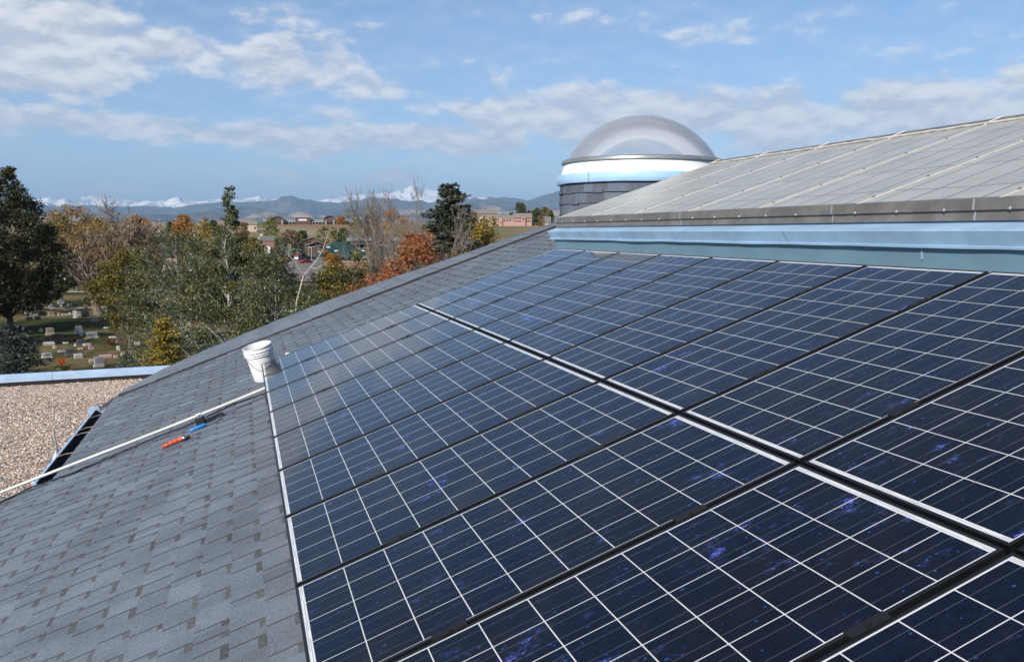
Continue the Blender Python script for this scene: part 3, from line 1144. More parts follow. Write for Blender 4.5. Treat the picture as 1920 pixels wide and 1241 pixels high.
    q.lathe([(1.04, .93 + z0), (.98, .90 + z0), (.98, .2 + z0), (.0005, .2 + z0)], 64)
    q.build('light_well', mat('white_shaft', (.62, .63, .65), .6), root, smooth=False)


CABLE = [(-2.35, 8.2), (-2.12, 8.35), (-1.81, 8.25), (-1.52, 8.28), (-1.25, 8.33), (-1.01, 8.36), (-.77, 8.34), (-.66, 8.37), (-.5, 8.42), (-.34, 8.50), (-.18, 8.44), (-.05, 8.4), (.04, 8.39)]


def build_roof_things():
    BK = mat('black_rubber', (.010, .010, .010), .7)
    # conduit
    root = roof_empty('conduit')
    tag(root, 'long off-white metal conduit running down the shingles from the panel edge', 'pipe')
    q = MB()
    zc = RZ + .088
    yc_ = 8.20
    ptsc = [(a, yc_ + .02 * math.sin(a * .9), zc + .006 * math.sin(a * 2.2)) for a in np.linspace(-4.4, .05, 24)]
    q.tube(ptsc, .0125, 12)
    q.build('pipe_run', mat('painted_conduit', (.66, .64, .58), .4, .1, var=.1), root, smooth=True)
    q = MB()
    q.tube([(-.64, yc_ - .01, zc), (-.595, yc_ - .01, zc)], .0185, 12)
    q.box(-.64, -.595, yc_ - .05, yc_ - .01, zc - .022, zc - .014)
    q.tube([(-.62, yc_ - .035, zc - .014), (-.62, yc_ - .035, zc - .004)], .007, 6)
    q.build('strap', mat('galvanised_metal', (.5, .5, .5), .35, 1., var=.15), root, smooth=True)
    # support block
    root = roof_empty('conduit_support')
    tag(root, 'small black support block and channel holding the conduit off the shingles', 'support')
    q = MB()
    q.bevbox(-.66, -.59, yc_ - .075, yc_ + .02, RZ + .004, zc - .024, .004)
    q.build('block', BK, root)
    q = MB()
    q.box(-.588, -.42, yc_ - .055, yc_ - .012, RZ + .004, RZ + .032)
    q.build('channel', BK, root)
    q = MB()
    q.box(-.03, .03, 7.9, 7.96, RZ + .004, RZ + .045)
    # ratchet with blue grip
    root = empty('ratchet', tuple(roof_world(-.57, 8.00, RZ + .019)))
    root.rotation_euler = (0, -TH, R(6))
    root.scale = (.74, .74, .74)
    tag(root, 'chrome ratchet wrench with a bright blue grip lying beside the conduit support', 'tool')
    CH = mat('chrome', (.62, .62, .63), .16, 1.)
    q = MB()
    q.tube([(-.20, 0, 0), (-.19, 0, 0), (-.15, 0, 0), (-.08, 0, 0), (-.02, 0, 0), (-.005, 0, 0)], [.006, .013, .018, .020, .021, .012], 12)
    q.build('grip', mat('blue_plastic', (.010, .22, .62), .35, var=.05), root, smooth=True)
    q = MB()
    q.tube([(-.02, 0, 0), (.06, 0, 0), (.14, 0, .003)], [.006, .007, .006], 10)
    q.build('shaft', CH, root, smooth=True)
    q = MB()
    q.lathe([(.0005, -.016), (.026, -.016), (.030, -.008), (.030, .010), (.022, .018), (.0005, .018)], 16, (.165, 0))
    q.build('head', CH, root, smooth=True)
    q = MB()
    q.lathe([(.0005, .0185), (.013, .0185), (.012, .032), (.0005, .032)], 12, (.165, 0))
    q.build('socket', BK, root, smooth=True)
    # orange tool
    root = empty('crimping_tool', tuple(roof_world(-.87, 7.74, RZ + .024)))
    root.rotation_euler = (0, -TH, R(4))
    root.scale = (.62, .62, .62)
    tag(root, 'orange handled hand tool with a round chrome head lying on the shingles', 'tool')
    q = MB()
    ps, rd = [], []
    for i in range(19):
        t = i / 18
        ps.append((-.10 + .235 * t, -.004 + .02 * t * t, .004 * math.sin(t * 3)))
        rd.append(.021 + .0035 * math.sin(t * 26) + .006 * t if i not in (0, 18) else .008)
    q.tube(ps, rd, 12)
    q.build('grip', mat('orange_plastic', (.82, .085, .012), .42, var=.06), root, smooth=True)
    q = MB()
    q.tube([(.13, .016, 0), (.165, .012, .004), (.19, .006, .0)], [.026, .034, .028], 12)
    q.build('neck', mat('orange_plastic', (.82, .085, .012), .42), root, smooth=True)
    q = MB()
    q.lathe([(.0005, -.028), (.034, -.024), (.042, -.008), (.042, .008), (.032, .026), (.014, .036), (.0005, .038)], 20, (.205, -.012))
    q.build('head', CH, root, smooth=True)
    q = MB()
    q.lathe([(.0005, -.030), (.0435, -.0235), (.0445, -.012), (.0445, -.002), (.040, -.002)], 20, (.212, -.014))
    q.box(.215, .275, -.035, .010, -.028, .012)
    q.build('jaw', BK, root, smooth=False)
    q = MB()
    q.tube([(.17, .03, .02), (.20, .045, .03), (.225, .04, .024)], .004, 6)
    q.build('lever', CH, root, smooth=True)
    # bucket standing square to the slope
    base = roof_world(.0, 9.24, RZ + .007)
    root = empty('bucket', tuple(base))
    root.rotation_euler = (R(1), -TH + R(4), R(20))
    root.scale = (.95, .95, .95)
    tag(root, 'white plastic bucket with ribbed rim and wire handle standing by the far panel corner', 'bucket')
    WP = mat('white_plastic', (.80, .79, .77), .38, var=.05)
    q = MB()
    prof = [(.0005, .004), (.118, .004), (.126, 0), (.1300, .012), (.1330, .10), (.1395, .262), (.1400, .270), (.1500, .271), (.1500, .276), (.1425, .278), (.1430, .292), (.1530, .293), (.1530, .298), (.1440, .300),
            (.1445, .318), (.1550, .320), (.1550, .326), (.1460, .328), (.1470, .355), (.1520, .358), (.1520, .368), (.1440, .368), (.1400, .34), (.1300, .05), (.1250, .010), (.0005, .010)]
    q.lathe(prof, 48)
    q.build('pail', WP, root, smooth=True)
    wr = mat('galvanised_metal', (.5, .5, .5), .35, 1., var=.15)
    q = MB()
    pts_ = []
    for i in range(17):
        t = math.pi * i / 16
        pts_.append((.158 * math.cos(t), -.17 * math.sin(t) * .78, .30 - .20 * math.sin(t)))
    q.tube(pts_, .0022, 6)
    q.build('handle', wr, root, smooth=True)
    q = MB()
    q.tube([(-.05, -.142, .105), (.0, -.150, .098), (.05, -.142, .105)], .007, 8)
    q.build('handle_grip', WP, root, smooth=True)
    for sx in (-1, 1):
        q = MB()
        q.box(sx * .150 - .008, sx * .150 + .008, -.012, .012, .285, .315)
        q.build('handle_ear', WP, root)
    # two scraps at the far edge of the array
    for (a, y, lab, nm, c) in ((.25, 9.30, 'small orange and white scrap on the shingles right of the bucket', 'scrap', (.72, .45, .33)),
                               (1.12, 9.20, 'tiny white cap poking up behind the far panel edge', 'pipe_cap', (.85, .85, .83))):
        e = empty(nm, tuple(roof_world(a, y, RZ + .08)))
        e.rotation_euler = (.2, -TH, .5)
        tag(e, lab, nm.replace('_', ' '))
        q = MB()
        q.tube([(-.035, 0, -.07), (-.02, .006, .055), (.02, .004, .075), (.045, -.004, .07), (.04, 0, .02)], [.012, .02, .018, .014, .01], 8)
        q.build('body', mat(nm + '_stuff', c, .5, var=.3, vscale=30, col2=(.8, .78, .74)), e, smooth=True)
    # black cable loops at the panel's lower edge
    e = roof_empty('cable')
    tag(e, 'thin black cable snaking down the shingles just below the white conduit', 'cable')
    q = MB()
    rg = random.Random(9)
    cpts = [(-4.4, 7.95), (-3.4, 8.1)] + CABLE
    path = []
    for i in range(len(cpts) - 1):
        for k in range(6):
            t = k / 6
            path.append((cpts[i][0] + (cpts[i + 1][0] - cpts[i][0]) * t, cpts[i][1] + (cpts[i + 1][1] - cpts[i][1]) * t + rg.uniform(-.02, .02), RZ + .0095 + rg.uniform(0, .004)))
    q.tube(path, .0065, 6)
    q.tube([(-.34, 8.50, RZ + .01), (-.33, 8.58, RZ + .012), (-.31, 8.62, RZ + .03)], .003, 5)
    q.box(-.035, .01, 7.91, 7.96, RZ + .006, RZ + .04)
    q.build('cable_run', BK, e)


def build_gravel_wing():
    z = H - 3.0
    root = empty('gravel_roof_wing', (0, 0, 0))
    tag(root, 'flat roof wing covered in tan gravel behind a pale blue metal coping', 'building')
    m, g, p = new_mat('river_gravel')
    tc = g.n('ShaderNodeTexCoord')
    v = tc.outputs['Object']
    wnz = g.noise(v, 9, 3, .6, out=1)
    vv = g.vm('ADD', v, g.vm('SCALE', wnz))
    vo = g.n('ShaderNodeTexVoronoi')
    g.L.new(v, vo.inputs['Vector'])
    vo.inputs['Scale'].default_value = 36
    vo.inputs['Randomness'].default_value = 1
    s_ = g.n('ShaderNodeSeparateColor')
    g.L.new(vo.outputs['Color'], s_.inputs[0])
    c = g.mix(s_.outputs[0], (.48, .33, .24), (.78, .63, .51))
    c = g.mix(g.m('GREATER_THAN', s_.outputs[1], .82), c, (.24, .22, .205))
    c = g.mix(g.m('GREATER_THAN', s_.outputs[2], .86), c, (.66, .60, .52))
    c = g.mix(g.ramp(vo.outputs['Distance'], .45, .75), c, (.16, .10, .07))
    big = g.ramp(g.noise(v, .8, 4, .6), .3, .7, .85, 1.1)
    c = g.mix(1.0, c, big, 'MULTIPLY')
    g.L.new(c, p.inputs['Base Color'])
    p.inputs['Roughness'].default_value = .85
    b = g.n('ShaderNodeBump')
    b.inputs['Strength'].default_value = 1.0
    b.inputs['Distance'].default_value = .03
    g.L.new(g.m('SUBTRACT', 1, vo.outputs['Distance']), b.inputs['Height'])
    g.L.new(b.outputs[0], p.inputs['Normal'])
    # corners of the wing
    fl = np.array([-9.0, 18.8])
    fr = np.array([2.5, 20.2])
    u = (fr - fl) / np.linalg.norm(fr - fl)
    q = MB()
    V = [(fl[0], fl[1], z), (fr[0], fr[1], z), (2.5, -2, z), (-9, -2, z)]
    q.add(V + [(a, b_, z - .2) for a, b_, _ in V], [(3, 2, 1, 0), (4, 5, 6, 7)])
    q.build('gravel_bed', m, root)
    # real stones scattered over the near part of the bed
    rng = np.random.default_rng(8)
    n = 21000
    sx = rng.uniform(-5.6, -1.3, n)
    sy = rng.uniform(7.5, 20.2, n)
    keep = sy < fl[1] + (sx - fl[0]) * (u[1] / u[0]) - .05
    sx, sy = sx[keep], sy[keep]
    n = len(sx)
    oct_v = np.array([(1, 0, 0), (0, 1, 0), (-1, 0, 0), (0, -1, 0), (0, 0, 1), (.7, .7, .45), (-.7, .7, .5), (-.6, -.7, .5), (.7, -.65, .45)])
    oct_f = np.array([(0, 5, 4), (5, 1, 4), (1, 6, 4), (6, 2, 4), (2, 7, 4), (7, 3, 4), (3, 8, 4), (8, 0, 4), (0, 1, 5), (1, 2, 6), (2, 3, 7), (3, 0, 8)])
    sz = rng.uniform(.008, .017, n) * rng.choice([1, 1, 1, 1.45], n)
    an = rng.uniform(0, 6.28, n)
    el_ = rng.uniform(.6, 1, n)
    jt = rng.uniform(.75, 1.25, (n, 9, 3))
    P_ = oct_v[None] * jt
    P_[:, :, 1] *= el_[:, None]
    P_[:, :, 2] *= .75
    ca, sa = np.cos(an)[:, None], np.sin(an)[:, None]
    X = (P_[:, :, 0] * ca - P_[:, :, 1] * sa) * sz[:, None] + sx[:, None]
    Y = (P_[:, :, 0] * sa + P_[:, :, 1] * ca) * sz[:, None] + sy[:, None]
    Z = P_[:, :, 2] * sz[:, None] + z
    V = np.stack([X, Y, Z], -1).reshape(-1, 3)
    Fq = (oct_f[None] + (np.arange(n) * 9)[:, None, None]).reshape(-1, 3)
    pal = np.array([(.66, .49, .37), (.78, .64, .52), (.56, .37, .26), (.38, .34, .31), (.78, .72, .64), (.56, .38, .27)])
    ci = rng.choice(6, n, p=[.28, .22, .2, .1, .1, .1])
    tc_ = (pal[ci] * rng.uniform(.8, 1.15, (n, 1))).repeat(12, 0)
    o = fast_mesh('loose_stones', V, Fq, tint_mat('stone_tint', .85, 0), root, tint=tc_)
    tag(o, kind='stuff')
    # coping, in three lengths, over a dark membrane upstand
    BL = mat('pale_blue_coping', (.40, .52, .68), .42, var=.08, vscale=3)
    L_ = np.linalg.norm(fr - fl)
    rot = math.atan2(u[1], u[0])
    q = MB()
    q.box(0, L_, -.045, .04, -.25, .11)
    o = q.build('upstand', mat('roof_membrane', (.018, .016, .015), .8), root)
    o.location = (fl[0], fl[1], z)
    o.rotation_euler = (0, 0, rot)
    cuts = [0, 2.4, 5.35, 7.75, L_]
    for i in range(4):
        q = MB()
        e = .002 * (i % 2)
        q.prism([(-.065 - e, .085), (-.060 - e, .16 + e), (.10, .225 + e), (.17, .19 + e), (.175, .06), (.05, .06), (.05, .112), (-.05, .112), (-.05, .085)], cuts[i] + .003, cuts[i + 1] - .003)
        o = q.build('coping', BL, root)
        o.location = (fl[0], fl[1], z)
        o.rotation_euler = (0, 0, rot)
    q = MB()
    V = [(fl[0], fl[1] + .03), (fr[0], fr[1] + .03), (2.5, -2), (-9, -2)]
    q.add([(a, b_, z - .21) for a, b_ in V] + [(a, b_, -.3) for a, b_ in V], [(0, 1, 5, 4), (1, 2, 6, 5), (2, 3, 7, 6), (3, 0, 4, 7)])
    q.build('wall', mat('tan_brick_wall', (.36, .24, .17), .85, var=.2, vscale=8), root)
    # vent pipe on the gravel
    ZK = mat('galvanised_dull', (.46, .46, .46), .45, .8, var=.25, vscale=9)
    e = empty('vent_pipe', (-2.42, 12.75, z))
    tag(e, 'thin grey vent pipe with crumpled metal flashing at its foot on the gravel', 'pipe')
    e.scale = (1.0, 1.0, 1.0)
    q = MB()
    q.tube([(.02, 0, -.02), (.0, 0, .22), (-.025, .0, .44)], .013, 10)
    q.build('pipe', ZK, e, smooth=True)
    q = MB()
    q.lathe([(.10, .012), (.085, .03), (.035, .11), (.026, .16), (.020, .165)], 12)
    q.build('collar', ZK, e)
    q = MB()
    V = [(-.13, -.09, .02), (-.03, -.11, .015), (.10, -.09, .02), (.12, .07, .05), (.04, .10, .15), (-.09, .10, .04), (0, 0, .07)]
    q.add(V, [(0, 1, 6), (1, 2, 6), (2, 3, 6), (3, 4, 6), (4, 5, 6), (5, 0, 6)])
    q.build('flashing_sheet', ZK, e)


def build_main_building():
    """walls under the shingled slope, seen only from the side"""
    root = empty('main_building', (0, 0, 0))
    tag(root, 'brick building body below the shingled roof with the solar panels', 'building')
    q = MB()
    a = roof_world(-1.9, 0, RZ - .17)
    b = roof_world(5.15, 0, RZ - .17)
    q.prism([(a[0] + .12, -.3), (a[0] + .12, a[2] + .04), (b[0], b[2]), (9.0, b[2] - .4), (9.0, -.3)], 8.05 * KR, 12.1 * KR, 'y')
    a2 = roof_world(-5.3, 0, RZ - .17)
    q.prism([(a2[0] + .15, -.3), (a2[0] + .15, a2[2] + .05), (b[0], b[2]), (9.0, b[2] - .4), (9.0, -.3)], -1.1, 7.98 * KR, 'y')
    q.build('wall', mat('tan_brick_wall', (.36, .24, .17), .85, var=.2, vscale=8), root)


build_main_roof()
build_panels()
build_skylight_roof()
build_dome()
build_roof_things()
build_gravel_wing()
build_main_building()

# ------------------------------------------------------------------ trees
LEAF = tint_mat('leaf_tint', .55, .36)
NEEDLE = tint_mat('needle_tint', .6, .1)


def leaf_quads(cent, size, rng, aspect=.55, up=.25):
    n = len(cent)
    d = rng.normal(size=(n, 3))
    d /= np.linalg.norm(d, axis=1)[:, None]
    nn = rng.normal(size=(n, 3)) + np.array([0, 0, up])
    w = np.cross(d, nn)
    w /= np.linalg.norm(w, axis=1)[:, None] + 1e-9
    s = (size * rng.uniform(.6, 1.3, n))[:, None]
    a = cent - d * s
    b = cent + w * s * aspect
    c = cent + d * s
    e = cent - w * s * aspect
    V = np.stack([a, b, c, e], 1).reshape(-1, 3)
    return V, np.arange(n * 4).reshape(-1, 4)


def pick(pal, n, rng):
    w = np.array([p[0] for p in pal], float)
    c = np.array([p[1] for p in pal])
    return c[rng.choice(len(pal), n, p=w / w.sum())]


SILVER = [(0.44, (0.044, 0.066, 0.024)), (0.25, (0.095, 0.118, 0.048)), (0.11, (0.21, 0.24, 0.16)), (0.02, (0.5, 0.52, 0.47)), (0.18, (0.27, 0.20, 0.040))]
DARKGREEN = [(0.55, (0.033, 0.044, 0.0154)), (0.27, (0.0605, 0.0682, 0.0242)), (0.18, (0.1155, 0.088, 0.0385))]
GOLD = [(0.4, (0.4, 0.2375, 0.0375)), (0.3, (0.3, 0.2125, 0.0375)), (0.2, (0.175, 0.15, 0.0312)), (0.1, (0.5, 0.3375, 0.075))]
ORANGE = [(0.5, (0.425, 0.1812, 0.035)), (0.3, (0.325, 0.1375, 0.0275)), (0.2, (0.5, 0.25, 0.0562))]
RUST = [(0.45, (0.414, 0.1323, 0.0403)), (0.35, (0.3105, 0.0978, 0.0322)), (0.2, (0.506, 0.207, 0.0805))]
TAN = [(0.5, (0.276, 0.162, 0.072)), (0.3, (0.204, 0.126, 0.06)), (0.2, (0.36, 0.228, 0.108))]
OLIVE = [(0.45, (0.0715, 0.091, 0.0208)), (0.3, (0.143, 0.1365, 0.026)), (0.25, (0.26, 0.208, 0.0325))]
YGREEN = [(0.4, (0.156, 0.168, 0.0264)), (0.35, (0.264, 0.228, 0.03)), (0.25, (0.102, 0.12, 0.024))]
GREEN = [(0.6, (0.06, 0.09, 0.0264)), (0.4, (0.108, 0.126, 0.0384))]
BROWN = [(0.5, (0.154, 0.1045, 0.066)), (0.3, (0.11, 0.077, 0.0495)), (0.2, (0.209, 0.143, 0.077))]
SPRUCE = [(.5, (.026, .038, .020)), (.3, (.050, .058, .032)), (.2, (.12, .10, .07))]
BLUESP = [(.5, (.055, .085, .085)), (.3, (.095, .13, .13)), (.2, (.035, .055, .052))]
JUNIPER = [(.5, (.32, .22, .028)), (.35, (.20, .16, .024)), (.15, (.09, .09, .02))]


def curve(p0, p1, sag, k=5, rng=None, j=0.):
    out = []
    for i in range(k + 1):
        t = i / k
        p = p0 + (p1 - p0) * t
        p = p + np.array([0, 0, sag * math.sin(math.pi * t)])
        if rng is not None and 0 < i < k:
            p = p + rng.normal(size=3) * j
        out.append(p)
    return out


def dims(px, D, ytop):
    """base point and height of something whose top shows at row ytop"""
    b = place(px, D)
    ztop = H + ray(px, ytop)[2] * D
    return b, ztop - b.z


def tree(name, label, cat, px, D, ytop, wpx, pal, seed=1, nleaf=5000, leaf=.1, ncl=70, base=.25, prof=None, bark=(.14, .11, .085),
         trunk_r=None, group=None, lean=(0, 0), hollow=.45, twigs=1, spread=.09, prof_pts=None, flat=.7, tpow=.85):
    rng = np.random.default_rng(seed)
    b, Ht = dims(px, D, ytop)
    Rw = wpx * D / F / 2
    root = empty(name, b)
    tag(root, label, cat, group)
    tr = trunk_r or Ht * .018
    pts = prof_pts or [(0, .35), (.2, .85), (.45, 1.0), (.7, .75), (.9, .38), (1.0, .08)]
    pt = [q[0] for q in pts]
    pr = [q[1] for q in pts]
    trunk = []
    for i in range(9):
        t = i / 8
        trunk.append(np.array([lean[0] * t + rng.normal() * Ht * .008 * (i > 0), lean[1] * t + rng.normal() * Ht * .008 * (i > 0), Ht * .97 * t]))
    q = MB()
    q.tube(trunk, [tr * (1 - .93 * (i / 8) ** .8) * (1.35 if i == 0 else 1) for i in range(9)], 8)

    def trunk_at(z):
        t = min(max(z / (Ht * .97), 0), 1) * 8
        i = min(int(t), 7)
        return trunk[i] + (trunk[i + 1] - trunk[i]) * (t - i), tr * (1 - .93 * (t / 8) ** .8)
    cents, rads = [], []
    for k in range(ncl):
        t = (k + rng.random()) / ncl
        t = t ** tpow
        zz = Ht * (base + (1 - base) * t)
        rr = np.interp(t, pt, pr) * Rw * (hollow + (1 - hollow) * math.sqrt(rng.random())) * rng.uniform(.8, 1.12)
        an = rng.uniform(0, 2 * math.pi) if twigs else k * 2.4
        ax, _ = trunk_at(zz)
        c = np.array([ax[0] + rr * math.cos(an), ax[1] + rr * math.sin(an), zz])
        cents.append(c)
        z0 = max(Ht * base * .55, zz - rr * rng.uniform(.7, 1.1) - Ht * .02)
        p0, r0 = trunk_at(z0)
        rb = min(r0 * .5, tr * .24) * (.5 + .5 * rr / Rw)
        cv_ = curve(p0, c, rr * .10, 4, rng, rr * .045)
        q.tube(cv_, [rb * (1 - .8 * i / 4) for i in range(5)], 5, cap=False)
        for _ in range(twigs * 3):
            e = c + rng.normal(size=3) * Ht * spread * .75
            s_ = cv_[3] + (cv_[4] - cv_[3]) * rng.random()
            q.tube(curve(s_, e, 0, 2, rng, .02 * Ht * spread), [rb * .22, rb * .13, rb * .05], 3, cap=False)
    q.build('trunk', mat('bark_%d_%d_%d' % tuple(int(c * 100) for c in bark), bark, .9, var=.3, vscale=4), root)
    if nleaf:
        cents = np.array(cents)
        sig = Ht * spread * rng.uniform(.55, 1.25, ncl) * np.clip(np.interp(((cents[:, 2] / Ht) - base) / (1 - base), pt, pr) * 1.6 + .12, .22, 1)
        wt = rng.dirichlet(np.ones(ncl) * 3) * (sig / sig.max()) ** 1.6
        per = rng.multinomial(nleaf, wt / wt.sum())
        idx = np.repeat(np.arange(ncl), per)
        off = rng.normal(size=(nleaf, 3))
        off /= np.linalg.norm(off, axis=1)[:, None]
        off *= (rng.random(nleaf) ** .45)[:, None]
        off[:, 2] *= flat
        P_ = cents[idx] + off * sig[idx][:, None] * 1.3
        V, Fq = leaf_quads(P_, leaf, rng)
        cl_t = pick(pal, ncl, rng)
        col = pick(pal, nleaf, rng)
        w = rng.random(nleaf)[:, None] * .55
        bright = (np.array(pick(pal, 1, rng)[0]).sum() * 0 + (col.sum(1) > 1.0))[:, None]
        c_ = np.where(bright, col, col * (1 - w) + np.minimum(cl_t[idx], .3) * w)
        c_ = c_ * rng.uniform(.8, 1.2, (nleaf, 1))
        fast_mesh('crown', V, Fq, LEAF, root, tint=c_)
    return root


def bare_tree(name, label, px, D, ytop, wpx, seed=1, bark=(.20, .165, .135), levels=5, nb=4, r0=None, base=.22, group=None, cat='tree', fine=1.0):
    rng = np.random.default_rng(seed)
    b, Ht = dims(px, D, ytop)
    Rw = wpx * D / F / 2
    root = empty(name, b)
    tag(root, label, cat, group)
    q, tw = MB(), MB()

    def grow(p, d, L, r_, lev):
        d = d / np.linalg.norm(d)
        pts_ = [p]
        dd = d.copy()
        for i in range(4):
            dd = dd + rng.normal(size=3) * .10 + np.array([0, 0, .07])
            dd /= np.linalg.norm(dd)
            pts_.append(pts_[-1] + dd * L / 4)
        rr = [r_ * (1 - .5 * i / 4) for i in range(5)]
        (q if lev >= levels - 1 else tw).tube(pts_, rr, 6 if lev >= levels - 1 else 3, cap=False)
        if lev == 0:
            return
        kids = nb + (1 if lev < levels else 3)
        for k in range(kids):
            t = rng.uniform(.25, 1.0) if k else 1.0
            i = min(int(t * 4), 3)
            s_ = pts_[i] + (pts_[i + 1] - pts_[i]) * (t * 4 - i)
            side = rng.normal(size=3)
            side -= side.dot(dd) * dd
            side /= np.linalg.norm(side)
            sp_ = rng.uniform(.5, 1.15) if k else .25
            nd = dd * math.cos(sp_) + side * math.sin(sp_)
            grow(s_, nd, L * rng.uniform(.5, .72), max(r_ * rng.uniform(.45, .62), .019 * D / 60 * fine), lev - 1)
    r0 = r0 or Ht * .016
    grow(np.zeros(3), np.array([0, 0, 1.]), Ht * .36, r0, levels)
    # fit the grown shape to its real height and spread
    vs = np.array(q.v + tw.v)
    kz = Ht / np.percentile(vs[:, 2], 99.6)
    kx = Rw / max(np.percentile(np.abs(vs[:, 0]), 94.0), .1)
    mt = mat('bark_%d_%d_%d' % tuple(int(c * 100) for c in bark), bark, .9, var=.3, vscale=4)
    for w, nm in ((q, 'trunk'), (tw, 'crown')):
        w.v = [(a * (kx if c > Ht * .1 else 1), b_ * (kx if c > Ht * .1 else 1), c * kz) for a, b_, c in w.v]
        w.build(nm, mt, root)
    return root


def conifer(name, label, px, D, ytop, wpx, pal, seed=1, levels=26, base=.04, needle=.22, dens=1.0, group=None, droop=.18, ragged=.25, cat='tree', power=.85, nper=9, leafn=26):
    rng = np.random.default_rng(seed)
    b, Ht = dims(px, D, ytop)
    Rw = wpx * D / F / 2
    root = empty(name, b)
    tag(root, label, cat, group)
    q = MB()
    q.tube([(0, 0, 0), (0, 0, Ht * .5), (0, 0, Ht * .98)], [Ht * .018, Ht * .010, Ht * .002], 7)
    P_, Dv, Ci = [], [], []
    nb_ = 0
    for lv in range(levels):
        t = (lv + .3) / levels
        z = Ht * (base + (1 - base) * t)
        for k in range(nper):
            an = rng.uniform(0, 2 * math.pi)
            L = Rw * ((1 - t) ** power) * rng.uniform(1 - ragged * 1.6, 1 + ragged) + Ht * .012
            dr = -droop * L * rng.uniform(.3, 1.2)
            e = np.array([L * math.cos(an), L * math.sin(an), dr + .12 * L])
            p0 = np.array([0, 0, z + rng.normal() * Ht * .01])
            cv_ = curve(p0, p0 + e, -abs(dr) * .4, 3)
            q.tube(cv_, [Ht * .0045 * (1 - .7 * i / 3) for i in range(4)], 3, cap=False)
            m = int(leafn * dens * (.3 + L / Rw))
            s = rng.uniform(.18, 1.05, m)
            base_p = p0[None] + e[None] * s[:, None]
            base_p[:, 2] -= abs(dr) * .4 * np.sin(np.pi * s)
            wdt = L * .20 * (1.15 - s) + needle * .3
            side = rng.normal(size=(m, 3)) * wdt[:, None]
            side[:, 2] *= .45
            P_.append(base_p + side)
            dd = e[None] / np.linalg.norm(e) + rng.normal(size=(m, 3)) * .55
            Dv.append(dd)
            Ci.append(np.full(m, nb_))
            nb_ += 1
    P_ = np.concatenate(P_)
    Dv = np.concatenate(Dv)
    Ci = np.concatenate(Ci)
    n = len(P_)
    Dv /= np.linalg.norm(Dv, axis=1)[:, None]
    w = np.cross(Dv, rng.normal(size=(n, 3)))
    w /= np.linalg.norm(w, axis=1)[:, None] + 1e-9
    s = (needle * rng.uniform(.6, 1.3, n))[:, None]
    V = np.stack([P_ - Dv * s * .5, P_ + w * s * .22, P_ + Dv * s * .6, P_ - w * s * .22], 1).reshape(-1, 3)
    col = pick(pal, n, rng) * .6 + pick(pal, nb_, rng)[Ci] * .4
    col = col * rng.uniform(.8, 1.2, (n, 1))
    q.build('trunk', mat('bark_10_8_6', (.10, .08, .06), .9, var=.3), root)
    fast_mesh('crown', V, np.arange(n * 4).reshape(-1, 4), NEEDLE, root, tint=col)
    return root


CONE = [(0, .9), (.25, 1.0), (.6, .7), (1, .12)]
ROUND = [(0, .55), (.2, .9), (.5, 1.0), (.8, .75), (1, .25)]
TALL = [(0, .5), (.3, .95), (.6, 1.0), (.85, .6), (1, .2)]
BUSH = [(0, .9), (.3, 1.0), (.7, .85), (1, .45)]


